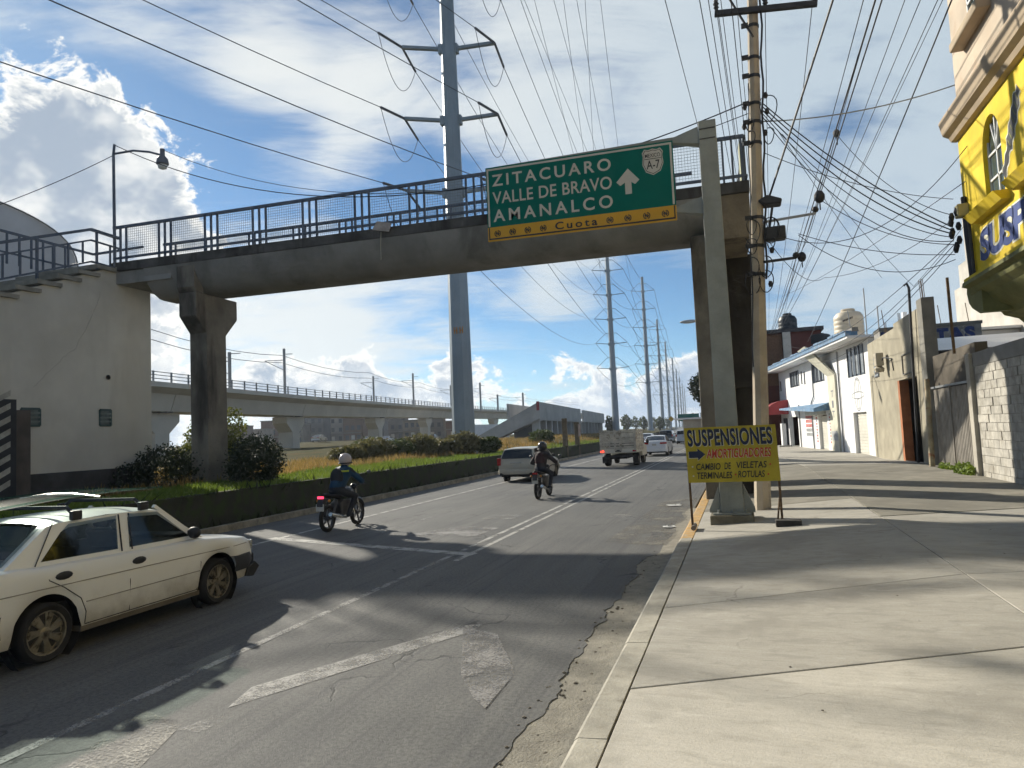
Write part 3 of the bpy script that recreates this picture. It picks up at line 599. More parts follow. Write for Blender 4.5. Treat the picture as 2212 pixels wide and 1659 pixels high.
for x in (-.94,.57):
    MB().beam((x,13.20,.2),(x-.02,13.20,2.0),.04,.04).build('leg',IR,sp)
    MB().tube([(x+.02,13.05,.24),(x+.02,13.45,.24)],.045,8).build('foot_tube',mat('foot pipe',(.16,.14,.12),.8,.2),sp)
MB().beam((.55,13.20,.75),(.50,13.45,.28),.025).build('brace',IR,sp)
for off,m_,w in ((.006,WH,.004),(0,NV,.006)): text('lettering','SUSPENSIONES',sf,.03+off,.955+off,.655-off*1.5,.965-off*1.5,m_,bo,w,.03 if m_ is NV else .045,0,1.05)
for off,m_,w in ((-.006,WH,.004),(0,RD,.006)): text('lettering','AMORTIGUADORES',sf,.225+off,.93+off,.435+off,.600+off,m_,bo,w,.02,.2,1.0)
for w_,a,b,c,d in (('CAMBIO',.10,.37,.225,.345),('DE',.41,.485,.23,.35),('VIELETAS',.545,.87,.24,.36),('TERMINALES',.10,.49,.065,.185),('ROTULAS',.55,.84,.075,.195)): text('lettering',w_,sf,a,b,c,d,BK,bo,.006,.015,.2)
aw=[(.03,.45),(.13,.45),(.13,.40),(.215,.51),(.13,.62),(.13,.57),(.03,.57)]
MB().add([sf(a-.005,b-.012,.004) for a,b in aw],[tuple(range(7))]).build('arrow',WH,bo); MB().add([sf(a,b,.006) for a,b in aw],[tuple(range(7))]).build('arrow',NV,bo)
for u,v,m_ in ((.06,.29,WH),(.06,.12,WH),(.905,.30,RD),(.875,.125,RD),(.525,.13,RD)):
    MB().add([sf(u+.01*math.cos(a),v+.016*math.sin(a),.006) for a in np.linspace(0,6.28,9)[:-1]],[tuple(range(8))]).build('dot',m_,bo)
wb=tag(MB().box((.45,12.86,.275),(.86,13.1,.39)).build('ballast_block',mat('dark block',(.055,.05,.045),.9,.25,6.,.4),bev=.012),'dark concrete block weighing down the shop sign','block')

# ------------------------------------------------------------------ utility pole
UP=mat('utility pole concrete',(.46,.39,.30),.85,.14,2.,.2,40.,stain=(.34,.27,.19),stscale=2,st=(.55,.75),streak=True); DK=mat('dark hardware',(.035,.037,.045),.6,.2,4.,.1); CB=mat('cable black',(.02,.021,.026),.6,0,1,0); GAL=mat('galvanised steel',(.30,.31,.32),.45,.15,3.,.1,metal=.5)
ux=lambda z:.31+(z-.25)*.046
up_=thing('utility_pole','concrete utility pole crowded with cables beside the footbridge','utility pole',(.31,15.6,.25))
MB().tube([(ux(z),15.6,z) for z in (.15,1.2,6,12.6)],[.165,.16,.135,.10],8).build('pole',UP,up_)
MB().tube([(ux(z),15.6,z) for z in (.95,1.25)],[.1665,.1645],8,cap=False).build('paint_band',KERBY,up_)
MB().beam((.02,15.45,10.86),(2.05,15.45,10.62),.10,.11).build('crossarm',DK,up_)
MB().beam((.25,15.48,11.35),(ux(10.2),15.5,10.2),.04).build('arm_brace',DK,up_)
for x,z in ((.06,10.95),(1.05,10.82),(2.0,10.72)):
    MB().lathe([(.03,0),(.06,.04),(.04,.08),(.065,.12),(.04,.17),(.05,.2)],8,(x,15.45,z)).build('insulator',DK,up_)
for z in (10.45,9.75,9.35,8.75,8.35,7.9,6.3,5.7,5.1):
    r_=.165-.0052*z; MB().tube([(ux(z),15.6,z),(ux(z+.07),15.6,z+.07)],[r_+.012]*2,8).build('band',DK,up_)
    MB().box((ux(z)-.24,15.44,z),(ux(z)-.1,15.54,z+.07)).build('clamp',DK,up_)
for k,(z,dx) in enumerate(((8.9,.22),(8.72,-.2),(8.55,.24),(8.3,-.22),(8.1,.2),(5.9,.22),(5.6,.28),(4.9,.24))):
    MB().lathe([(.03,-.06),(.05,0),(.03,.06)],8,(ux(z)+dx,15.5,z)).build('spool',DK,up_)
MB().box((ux(6)+.16,15.4,5.80),(ux(6)+.55,15.65,6.08)).build('meter_box',DK,up_,bev=.03)
MB().prism([(ux(6.6)+.02,6.66),(ux(6.6)+.22,6.76),(ux(6.6)+.50,6.64),(ux(6.6)+.48,6.55),(ux(6.6)+.14,6.56)],lambda u,v,w:(u,w,v),15.4,15.75).build('canopy_box',DK,up_,bev=.03)
MB().beam((ux(6.4)+.2,15.55,5.95),(ux(6.6)+.3,15.55,6.5),.05).build('cable_stay',DK,up_)
MB().beam((ux(6)+.1,15.55,6.22),(ux(6)+1.15,15.55,6.27),.045).build('arm',GAL,up_)
MB().beam((ux(5.4)+.1,15.55,5.38),(ux(5.4)+.75,15.55,5.40),.05).build('arm',DK,up_)
for z in (6.35,5.45): MB().ball((ux(6)+(1.15 if z>6 else .72),15.55,z),.07,8).build('spool_cluster',DK,up_)
rnd=random.Random(4)
for k in range(16):
    z=rnd.choice((8.9,8.7,8.45,8.2,6.3,5.9,5.5,5.2)); rr_=rnd.uniform(.12,.3); px=ux(z)+rnd.choice((-.12,.14,.25)); 
    MB().tube([(px+rr_*.6*math.sin(a),15.42+.1*math.cos(a*2),z-rr_+rr_*math.cos(a)) for a in np.linspace(0,rnd.uniform(3.5,6.28),14)],.011,5).build('cable_loop',CB,up_)
MB().tube([(ux(z)+.16+.02*math.sin(z*5),15.45,z) for z in np.arange(5,12.3,.3)],.022,5).build('riser_cable',CB,up_)
MB().tube([(ux(z)-.13+.015*math.sin(z*3),15.45,z) for z in np.arange(3.2,9.4,.3)],.014,5).build('riser_cable',CB,up_)
# ------------------------------------------------------------------ yellow shop building with the overhanging floor
YW=mat('yellow wall paint',(.74,.54,.02),.8,.12,1.2,.12,30.,stain=(.54,.40,.05),stscale=1.6,st=(.47,.75),streak=True); BG=mat('beige wall paint',(.52,.43,.33),.85,.1,1.,.15,25.,stain=(.46,.34,.24),stscale=1.5,st=(.5,.75)); CRN=mat('beige cornice',(.42,.33,.23),.85,.12,1.5,.2); OLV=mat('olive moulding',(.20,.20,.07),.8,.2,2.,.2,stain=(.11,.11,.05),stscale=2,st=(.5,.7)); WFR=mat('white window frame',(.62,.63,.62),.5,.05); GLS=mat('window glass',(.06,.085,.09),.08,.15,1.,0,spec=.6)
yb=thing('yellow_building','yellow shop building with an overhanging upper floor and arched windows','building',(6,10,0))
X0=4.5
def yf(u,v,w): return (X0-w,u,v)     # u=Y, v=z, w out of the wall
# wall pieces around the arched openings
def arch(y0,y1,z0,z1,n=12):
    c=(y0+y1)/2; r=(y1-y0)/2; zs_=z1-r*1.25
    return [(y0,z0)]+[(c-r*math.cos(a),zs_+r*1.25*math.sin(a)) for a in np.linspace(0,math.pi,n)]+[(y1,z0)]
MB().box((X0+.12,-2,4.6),(12,16.05,7.7)).build('wall',YW,yb)
cols=[]
wins=[(13.80,14.72),(11.75,12.67),(9.7,10.62),(7.6,8.5)]
zlo,zhi=5.74,7.28; fr=MB(); ys_=[16.05]
for a,b in wins: ys_+=[b,a]
ys_.append(-2)
for k in range(0,len(ys_),2): MB().box((X0,ys_[k+1],4.60),(X0+.119,ys_[k],7.7)).build('facing',YW,yb)
for a,b in wins:
    MB().box((X0,a,4.60),(X0+.119,b,zlo)).build('facing',YW,yb); mb=MB()
    ap=arch(a,b,zlo,zhi); top=[(a,7.7)]+ap[1:-1]+[(b,7.7)]
    poly=ap[1:-1]; 
    for i in range(len(poly)-1):
        (u0_,v0_),(u1_,v1_)=poly[i],poly[i+1]; mb.hexa([(X0,u0_,v0_),(X0+.119,u0_,v0_),(X0+.119,u1_,v1_),(X0,u1_,v1_)],[(X0,u0_,7.7),(X0+.119,u0_,7.7),(X0+.119,u1_,7.7),(X0,u1_,7.7)])
    mb.build('arch_facing',YW,yb)
    w_=MB().prism(arch(a,b,zlo,zhi),yf,-.115,-.10).build('window',GLS,yb)
    f2=MB(); c=(a+b)/2; zm=zlo+.92
    for p_,q_ in (((a+.02,zlo),(a+.02,zm+.3)),((b-.02,zlo),(b-.02,zm+.3)),((c,zlo),(c,zm)),((a,zm),(b,zm)),((a,zlo+.03),(b,zlo+.03)),((a,zlo+.47),(b,zlo+.47)),((c,zm),(c-.2,zhi-.1)),((c,zm),(c+.2,zhi-.1)),((c,zm),(c,zhi))):
        f2.beam(yf(*p_,-.09),yf(*q_,-.09),.035,.04)
    f2.build('frame',WFR,w_)
    MB().hexa([yf(b+.5,zlo-.15,-.02),yf(a-.22,zlo-.15,-.02),yf(a-.22,zlo-.15,.14),yf(b+.5,zlo-.15,.14)],[yf(b+.5,zlo-.0,-.02),yf(a-.22,zlo-.0,-.02),yf(a-.22,zlo-.0,.26),yf(b+.5,zlo-.0,.26)]).build('sill',YW,w_)
# upper storey
MB().box((X0+.02,-2,7.98),(12,15.98,14.5)).build('upper_wall',BG,yb)
for a,b in ((13.95,14.75),(11.6,12.5)):
    w_=MB().prism([(a,9.2),(b,9.2),(b,11.2),(a,11.2)],yf,-.03,-.012).build('window',GLS,yb); f2=MB()
    for p_,q_ in (((a,9.2),(a,11.2)),((b,9.2),(b,11.2)),(((a+b)/2,9.2),((a+b)/2,11.2)),((a,9.6),(b,9.6)),((a,10.1),(b,10.1))): f2.beam(yf(*p_,.0),yf(*q_,.0),.045,.05)
    f2.build('frame',WFR,w_)
    MB().box((X0-.22,a-.25,8.98),(X0+.03,b+.55,9.16)).build('sill',CRN,w_,bev=.03)
cp=[(.0,7.50),(.10,7.52),(.14,7.60),(.24,7.66),(.27,7.78),(.30,7.92),(.27,7.98),(.0,8.02)]
MB().prism(cp,lambda u,v,w:(X0-u,w,v),-2.,16.12).build('cornice',CRN,yb,smooth=30)
# painted lettering and coil spring picture
LB=mat('blue lettering',(.03,.06,.22),.6,.1,3,0); LW=mat('white outline paint',(.72,.70,.55),.6,.05,3,0)
fy=lambda u,v,w:(X0-w,15.32-u,v)
for m_,bo_,w_ in ((LW,.10,.003),(LB,.045,.006)): text('lettering','SUSPENSIONES',fy,0-(.03 if m_ is LW else 0),7.0,4.86-(.03 if m_ is LW else 0),5.44+(.03 if m_ is LW else 0),m_,yb,w_,bo_,.1,.85)
ax=[(13.75,6.05),(13.45,6.42),(13.15,6.8),(12.86,7.14)]
def coil(w,grow,m_):
    mb=MB(); n=30
    L=[(13.78-.92*t,6.02+1.12*t) for t in np.linspace(0,1,n)]; wd=[.05+.09*(1 if .35<t<.92 else .4)+.025*math.sin(t*38) for t in np.linspace(0,1,n)]
    dx,dz=.773,.634; wds=[q+grow for q in wd]
    mb.grid([[yf(y-dx*0+dz*q,z+dx*q,w),yf(y-dz*q,z-dx*q,w)] for (y,z),q in zip(L,wds)]); mb.build('spring_picture',m_,yb)
coil(.003,.035,LW); coil(.006,0,BK)
for t in np.linspace(.38,.9,7):
    y,z=13.78-.92*t,6.02+1.12*t; MB().add([yf(y+.05,z+.07,.009),yf(y+.03,z+.09,.009),yf(y-.07,z-.05,.009),yf(y-.05,z-.07,.009)],[(0,1,2,3)]).build('spring_turn',OLV,yb)
# moulded underside of the overhang
pr=[(0,4.60),(.14,4.62),(.16,4.54),(.05,4.50),(.03,4.40),(-.10,4.30),(-.13,4.24),(-.30,4.10),(-.45,4.02),(-.52,3.92),(-.75,3.84),(-.95,3.62),(-1.40,3.50),(-1.40,4.6)]
MB().prism(pr,lambda u,v,w:(X0-u,w,v),-2.,16.05).build('corbel',OLV,yb,smooth=25)
MB().box((X0-.10,-2,4.62),(X0+.0,16.1,4.70)).build('band',YW,yb)
MB().box((X0-.02,-2,4.40),(X0+.03,15.6,4.49)).build('band',YW,yb)
MB().prism([(0,4.63),(.25,4.62),(.30,4.45),(.22,4.25),(.05,4.12),(-.4,3.95),(-.6,3.95),(-.6,4.63)],lambda u,v,w:(X0-u*.4+.05,16.05+u*.9,v) if False else (X0+w,16.05+u,v),.0,1.35).build('corbel_end',OLV,yb,smooth=30)
MB().box((5.95,-2,.2),(12,12.8,3.6)).build('ground_floor_wall',mat('ground floor render',(.4,.38,.33),.9,.15),yb)
MB().tube([(X0-.05,15.75,4.7),(X0-.06,15.8,5.6),(X0-.05,15.85,6.3)],.05,6).build('conduit',DK,yb)
MB().tube([(X0-.05,15.6,4.7),(X0-.06,15.62,5.9)],.03,6).build('conduit',DK,yb)
MB().box((X0-.2,15.72,5.9),(X0,15.95,6.15)).build('junction_box',mat('beige box',(.4,.36,.2),.7,.1),yb,bev=.02)
rnd=random.Random(9)
for k in range(9): MB().lathe([(.03,-.08),(.055,0),(.03,.08)],7,(X0-.15-rnd.uniform(0,.18),15.9+rnd.uniform(-.1,.2),5.3+k*.09)).build('cable_clamp',DK,yb)
# ------------------------------------------------------------------ block wall
BLK=mat('concrete block',(.46,.435,.385),.95,.18,4.,.5,40.,stain=(.31,.285,.24),stscale=2.5,st=(.5,.7),rand=.10); MOR=mat('mortar',(.30,.28,.24),.95,.15,6.,.4)
bw=thing('block_wall','grey concrete block boundary wall right of the sheet gate','wall',(6,17,.3))
MB().box((5.925,12.9,.2),(6.07,21.5,3.22)).build('mortar_core',MOR,bw)
bm_=MB().box((5.905,.006,.006),(6.09,.394,.204)).mesh('block',BLK)
for r_ in range(14):
    for k in range(22):
        y=12.9+k*.4+(.2 if r_%2 else 0)-.1
        if y+.4>21.52: continue
        link('block',bm_,bw,(random.uniform(-.006,.004),y,.32+r_*.21),(0,0,random.uniform(-.006,.006)))
MB().box((5.90,12.9,3.262),(6.1,21.5,3.62)).build('bond_beam',mat('grey lintel',(.26,.25,.23),.9,.15,1.,.3),bw,bev=.01)
MB().box((5.82,21.52,.2),(6.12,21.85,3.62)).build('end_column',mat('pale column',(.42,.39,.33),.9,.15,2.,.3),bw,bev=.02)
# sheet gate
gt=thing('sheet_gate','tall corrugated sheet gate in weathered grey metal','gate',(6.05,24,.3))
GM=mat('weathered sheet',(.33,.30,.26),.75,.2,2.,.15,20.,stain=(.15,.115,.085),stscale=2,st=(.55,.75),streak=True,rand=.08)
rib=MB().prism([(0,0),(.03,.035),(.075,.035),(.105,0),(.15,0),(.15,.008),(0,.008)],lambda u,v,w:(-v,u,w),0,2.5).mesh('sheet_rib',GM)
for k in range(29): link('sheet_rib',rib,gt,(6.06,21.9+k*.15,.36))
MB().beam((6.0,21.9,2.92),(6.0,26.3,2.92),.06).build('top_rail',GAL,gt); MB().beam((6.02,24.3,.4),(6.02,24.3,2.9),.05).build('mullion',GM,gt)
MB().box((6.1,21.9,2.95),(6.4,26.3,3.95)).build('header_wall',mat('stained header',(.13,.11,.085),.95,.3,1.2,.4),gt)
tag(leafmesh('weed_tuft',[((5.75,22.5,.5),(.18,.9,.2)),((5.8,24.6,.45),(.12,.7,.13))],900,.06,GR),'green weeds growing along the foot of the sheet gate','weeds')
# metal roof sheets over the wall and gate
cn=thing('sheet_roof','bright ribbed metal roof behind the block wall','roof',(9,28,4))
ZN=mat('bright zinc',(.62,.63,.64),.35,.06,1.,.05,metal=.35)
for k in range(4):
    y=27.0+k*.75; z=4.2+k*.165; MB().grid([[(6.45,y,z),(12.5,y,z)],[(6.45,y+.4,z+.10),(12.5,y+.4,z+.10)],[(6.45,y+.74,z+.19),(12.5,y+.74,z+.19)],[(6.45,y+.76,z+.15),(12.5,y+.76,z+.15)]]).build('sheet',ZN,cn)
MB().box((6.45,27.0,3.98),(12.5,27.1,4.18)).build('eave_beam',DK,cn)
# bare concrete building with open doorway
RC=mat('bare concrete wall',(.36,.325,.245),.92,.16,1.1,.3,30.,stain=(.27,.235,.17),stscale=1.6,st=(.5,.75),streak=True); RC2=mat('bare concrete column',(.22,.21,.185),.92,.15,2.,.3)
cbld=thing('concrete_building','bare grey concrete building with a dark open doorway','building',(8,32,.2))
MB().box((6.0,31.4,.1),(6.25,37.6,5.55)).build('wall',RC,cbld)
MB().box((6.0,27.15,3.45),(6.25,31.397,5.72)).build('wall',RC,cbld)
MB().box((6.0,27.15,.1),(6.25,28.2,3.447)).build('wall',RC,cbld)
MB().box((5.93,26.42,.1),(6.32,27.12,5.95)).build('column',RC2,cbld,bev=.02)
MB().box((5.98,31.05,.1),(6.3,31.39,3.44)).build('door_jamb',mat('orange jamb',(.42,.16,.07),.9,.2,2.,.3),cbld)
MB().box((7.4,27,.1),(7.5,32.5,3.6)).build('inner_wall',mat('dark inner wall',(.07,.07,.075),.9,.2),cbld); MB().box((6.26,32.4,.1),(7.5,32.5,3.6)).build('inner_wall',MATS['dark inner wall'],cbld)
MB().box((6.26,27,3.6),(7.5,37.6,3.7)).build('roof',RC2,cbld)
MB().prism([(29.3,3.4),(29.7,3.4),(30.2,2.2),(29.9,1.6),(29.6,2.4)],lambda u,v,w:(w,u,v),6.6,6.63).build('torn_sheet',mat('torn plastic',(.35,.36,.37),.6,.2),cbld)
for k in range(4): MB().tube([(6.0+.08*(k%2)+.03,26.5+.15*k,5.9),(6.0+.08*(k%2),26.5+.15*k,6.6)],.012,5).build('rebar',IR,cbld)
for y in (31.,33.8):
    for k in range(3): MB().tube([(6.12+.05*k,y+.08*k,5.5),(6.12+.05*k,y+.08*k,6.1)],.01,5).build('rebar',IR,cbld)
v_=MB().box((5.975,35.1,3.85),(6.02,36.1,4.85)).build('vent',DK,cbld)
for k in range(5): MB().box((5.955,35.12,3.9+k*.19),(5.974,36.08,3.98+k*.19)).build('vent_blade',mat('vent blade',(.22,.25,.28),.6,.1),v_)
MB().box((5.55,33.0,4.2),(5.85,33.5,4.75)).build('lamp_box',mat('beige fitting',(.45,.40,.30),.6,.1),cbld,bev=.03); MB().lathe([(.17,0),(.2,.15),(.1,.25)],10,(5.7,33.25,3.95)).build('lamp_shade',MATS['beige fitting'],cbld)
MB().tube([(5.8,33.1,4.4),(5.75,32.6,4.5),(5.95,32.0,4.4),(5.98,31.9,3.9)],.025,6).build('lamp_arm',DK,cbld)
MB().tube([(5.85,28.35,.2),(5.86,27.6,6.5),(5.8,27.6,6.66),(5.72,27.65,6.6)],.045,8).build('service_mast',DK,cbld)
mt_=MB(); 
for q in (((30.2,3.62),(28.6,3.62)),((30.2,4.35),(28.6,4.35)),((30.2,3.62),(30.2,4.35)),((28.6,3.62),(28.6,4.35))): mt_.beam((5.98,)+q[0],(5.98,)+q[1],.05)
mt_.build('frame_outline',RC2,cbld)
pp=tag(MB().tube([(5.7,25.75,.3),(5.8,25.95,3.2)],[.085,.075],10).build('leaning_pipe',mat('rusty cream pipe',(.42,.36,.24),.8,.25,4.,.2,stain=(.22,.09,.04),stscale=3,st=(.5,.65)),smooth=50),'leaning rusty cream pipe post beside the sheet gate','post')
pl_=tag(MB().beam((5.35,20.9,3.6),(5.35,20.95,5.6),.06).build('steel_stub',IR),'dark steel stub rising above the sheet gate','post')
# white tall building and the painted parapet behind
wt=thing('tall_white_building','tall pale rendered building rising behind the yellow corner','building',(15,42,0))
for a,b,h in ((36.,46.9,14.5),(46.9,48.4,10.9),(48.4,49.6,9.6)): MB().box((13.,a,.1),(18,b-.004,h)).build('wall',mat('pale rough render',(.50,.47,.42),.95,.12,.8,.4,14.,stain=(.42,.39,.34),stscale=1.2,st=(.5,.7)),wt)
dt=thing('painted_parapet','grey parapet with big faded blue letters behind the concrete building','wall',(9,38.2,0))
MB().box((6.3,36.0,.1),(10.35,37.4,5.98)).build('wall',mat('scuffed grey wall',(.30,.29,.27),.95,.2,2.5,.3,12.,stain=(.5,.48,.44),stscale=4,st=(.55,.65)),dt)
MB().box((6.27,35.96,5.984),(10.4,37.4,6.12)).build('coping',RC2,dt)
fd=lambda u,v,w:(6.35+u,35.995-w,v)
FB=mat('faded blue lettering',(.045,.07,.22),.8,.25,5.,0)
text('lettering','D',fd,0,.45,5.34,5.92,FB,dt,.004,.06); text('lettering','TAS',fd,2.15,3.75,5.30,5.90,FB,dt,.004,.06,0,1.15)
for x in (6.6,8.9,10.0): MB().tube([(x,36.4,6.1),(x-.08,36.4,7.0)],.018,5).build('rebar',IR,dt)
# ------------------------------------------------------------------ white two storey house
HP=Vector((6.25,38.8,0)); HD=Vector((-.133,.992,0)).normalized(); HN=Vector((-HD.y,HD.x,0))
def hf(s,z,w): p=HP+HD*s+HN*w; return (p.x,p.y,z)    # along the front, height, out to the street
WHT=mat('white house paint',(.76,.76,.76),.85,.05,.8,.1,20.,stain=(.62,.61,.58),stscale=.9,st=(.6,.8)); BLU=mat('blue roof edge',(.14,.26,.42),.75,.2,3.,.2,stain=(.26,.32,.38),stscale=5,st=(.5,.65)); DG=mat('dark window glass',(.045,.06,.08),.15,.2,1.,0); SHT=mat('cream shutter',(.62,.60,.53),.6,.08,3.,.05)
hs=thing('white_house','long white two storey house with blue roof edge and shutters','house',(5,50,0))
def hbox(name,s0,s1,z0,z1,w0,w1,m,par=None,bev=0):
    return MB().hexa([hf(s0,z0,w0),hf(s1,z0,w0),hf(s1,z0,w1),hf(s0,z0,w1)],[hf(s0,z1,w0),hf(s1,z1,w0),hf(s1,z1,w1),hf(s0,z1,w1)]).build(name,m,par or hs,bev=bev)
# wall with openings: piers between
ops=[(1.15,3.45,.05,2.35,'shutter'),(9.0,11.2,.05,2.3,'shutter')]
hbox('wall',0,25.3,2.36,6.0,-.3,0,WHT); hbox('wall',0,1.148,.0,2.357,-.3,0,WHT); hbox('wall',3.452,8.998,.0,2.357,-.3,0,WHT); hbox('wall',11.202,17.2,.0,2.357,-.3,0,WHT); hbox('wall',20.4,25.3,.0,2.357,-.3,0,WHT)
hbox('recess_wall',17.2,20.4,.0,2.357,-.9,-.8,mat('pale blue grey wall',(.36,.40,.46),.8,.1),None)
hbox('side_wall',-.01,.2,.0,5.99,-9,-.302,WHT); hbox('back_wall',.2,25.2,.0,5.9,-9,-8.8,WHT); hbox('side_wall',25.0,25.28,.0,5.99,-8.8,-.302,WHT)
for a,b,z0,z1,_ in ops:
    p_=hbox('shutter',a,b,.05,z1,-.26,-.22,SHT)
    for k in range(14): z=.08+k*(z1-.1)/14; hbox('slat',a+.02,b-.02,z,z+.12,-.22,-.19,SHT,p_)
for a,b,z0,z1 in ((.9,3.7,4.27,5.83),(8.95,11.8,4.45,5.68),(15.95,18.8,4.55,5.68)):
    w_=hbox('window',a,b,z0,z1,-.06,.006,DG)
    for k in range(5): s=a+(b-a)*k/4; hbox('mullion',s-.05,s+.05,z0,z1,.007,.04,mat('dark frame',(.06,.07,.09),.5,.1),w_)
    for k in range(3): hbox('curtain',a+.15+k*(b-a)/3.2,a+.45+k*(b-a)/3.2,z0+.1,z1-.1,.0065,.012,mat('grey curtain',(.24,.27,.30),.8,.2),w_)
for s,z0,z1 in ((14.0,4.54,5.42),(14.9,4.6,5.5),(22.5,4.5,5.3),(23.3,4.5,5.4)): hbox('slit_window',s,s+.35,z0,z1,-.05,.006,DG)
hbox('roof_slab',-.3,27.8,6.02,6.14,-9,1.05,WHT); hbox('roof_edge',-.3,28.2,6.14,6.34,.55,1.12,BLU); hbox('roof_edge',-.3,5,6.34,6.55,.5,.8,MATS['grey lintel'])
for k in range(26): hbox('roof_tile',k*1.08-.2,k*1.08+.75,6.35,6.40+.03*(k%3),.45,1.16,BLU)
hbox('pilaster',6.2,7.8,.05,4.65,.004,.12,mat('cream pilaster',(.60,.58,.47),.85,.1,2.))
MB().hexa([hf(6.2,4.65,.0),hf(7.8,4.65,.0),hf(7.8,4.65,.13),hf(6.2,4.65,.13)],[hf(8.4,6.5,.9),hf(10.4,6.4,.9),hf(10.4,6.5,1.15),hf(8.4,6.6,1.15)]).build('slanted_fin',MATS['cream pilaster'],hs)
fh=lambda u,v,w:hf(7.7-u,v,.12+w)
for k in range(3):
    sm=mat('grey stencil',(.18,.19,.21),.8,.1)
    if k!=1: text('lettering','T',fh,.55,1.05,3.35-k*.6,3.75-k*.6,sm,hs,.004,.02)
    else: hbox('lettering',6.75,7.1,2.72,3.15,.122,.126,sm)
hbox('notice',6.35,7.6,.8,1.35,.121,.126,mat('grey notice',(.45,.46,.46),.8,.2,8.))
MB().hexa([hf(7.9,2.62,.0),hf(18.4,2.9,.0),hf(18.6,2.9,1.0),hf(7.9,2.55,1.0)],[hf(7.9,3.1,.0),hf(18.4,3.1,.0),hf(18.6,3.02,1.0),hf(7.9,2.75,1.0)]).build('awning',BLU,hs)
hbox('shutter_box',9.2,12.6,2.36,2.75,.004,.5,mat('shutter box paint',(.55,.55,.50),.7,.1),None,.03)
f3=lambda u,v,w:hf(15.6-u,v,w)
RS=mat('red sign lettering',(.45,.08,.07),.7,.1); GS=mat('grey sign lettering',(.25,.26,.27),.7,.1)
for k,(m_,z) in enumerate(((RS,2.3),(RS,2.0),(RS,1.7),(GS,1.4),(GS,1.1))):
    for j in range(5): hbox('sign_mark',12.9+j*.38,13.2+j*.38,z-.12,z+.1,.002,.006,m_)
for k in range(10): hbox('sign_mark',11.5,11.85,.6+k*.19,.72+k*.19,.002,.006,(RS,GS)[k%2])
for k in range(10): hbox('sign_mark',8.2,8.5,.6+k*.19,.72+k*.19,.002,.006,(RS,GS)[k%2])
# painted emblem: ovals with a banner
def oval(s,z,rs,rz,t): 
    mb=MB(); mb.grid([[hf(s+rs*math.cos(a),z+rz*math.sin(a),.006),hf(s+(rs-t)*math.cos(a),z+(rz-t)*math.sin(a),.006)] for a in np.linspace(0,6.2832,28)]); mb.build('emblem',GS,hs)
oval(2.35,3.3,.62,.9,.06); oval(2.35,3.75,.25,.36,.05); oval(2.35,2.8,.22,.3,.05); oval(2.35,3.25,1.1,.2,.05)
for s in (5.55,12.55,16.4): MB().tube([hf(s,.1,.06),hf(s,3.2 if s>12 else 5.9,.06)]+([hf(s-.9,3.6,.08),hf(s-1.0,5.9,.08)] if s>12 and s<16 else []),.045,6).build('drain_pipe',GAL,hs)
# red barrel awning and entrance
ra=MB(); A=np.linspace(0,math.pi/2,9); ra.grid([[hf(20.3,2.6+1.12*math.sin(a),1.75*math.cos(a)),hf(26.8,2.6+1.12*math.sin(a),1.75*math.cos(a))] for a in A])
for s in (20.3,26.8): ra.add([hf(s,2.6,.0)]+[hf(s,2.6+1.12*math.sin(a),1.75*math.cos(a)) for a in A],[tuple(range(10))])
ra.build('red_awning',mat('red canvas',(.30,.045,.05),.8,.15,1.),hs,smooth=40)
hbox('door',20.9,22.4,.05,2.3,.002,.03,DK); hbox('gate_post',19.1,19.7,.05,1.9,.5,.8,WHT); MB().tube([hf(24.4,.1,1.6),hf(24.4,2.6,1.6)],.05,8).build('awning_post',WFR,hs); hbox('step',18.4,19.6,.0,.25,.3,1.2,MATS['grey lintel'])
hbox('parapet_stub',3.2,3.4,6.14,7.6,-3,-2.8,WHT)
# potted plant by the entrance
pt=thing('potted_plant','leafy potted plant under the red awning','plant',hf(23.5,.1,1.5)); c_=Vector(hf(23.5,.1,1.5))
MB().lathe([(.16,0),(.22,.4),(.24,.42)],10,c_).build('pot',mat('clay pot',(.25,.11,.06),.9,.2),pt); leafmesh('foliage',[((0,0,1.0),(.55,.55,.6))],500,.13,GR,pt)
# tanks and dish on the roof
def tank(name,label,pos,r_,h,m_,cat='water tank'):
    t=thing(name,label,cat,pos); pr_=[(r_*.98,0),(r_,h*.05)]
    for k in range(5): z=h*(.1+.13*k); pr_+=[(r_,z),(r_*.975,z+h*.025),(r_*.975,z+h*.05),(r_,z+h*.075)]
    pr_+=[(r_*.97,h*.78),(r_*.80,h*.88),(r_*.45,h*.93)]
    MB().lathe(pr_,28,pos).build('tank_body',m_,t,smooth=35); MB().lathe([(r_*.46,h*.92),(r_*.48,h*.98),(r_*.40,h*1.0),(0,h*1.01)],20,pos).build('lid',m_,t,smooth=35); return t
tc=at(1835,720,50); tn=tank('water_tank','big cream water tank on the white house roof',(tc.x,tc.y,7.3),.98,2.45,mat('cream plastic',(.62,.53,.40),.5,.06,1.,.05))
MB().box((tc.x-1.2,tc.y-1.2,6.14),(tc.x+1.2,tc.y+1.2,7.3)).build('tank_base',RC2,tn)
fk=lambda u,v,w:(tc.x-.62+u*1.24,tc.y-math.sqrt(max(0,.99**2-(-.62+u*1.24)**2)),v)
pm=MB()
for k in range(7):
    a,b=.10+k*.075,.155+k*.075; z=8.75+k*.03; pm.add([fk(a,z,0),fk(b,z+.01,0),fk(b+.01,z+.15,0),fk(a+.01,z+.13,0)],[(0,1,2,3)])
pm.build('print',mat('tank print',(.05,.04,.04),.7,0),tn)
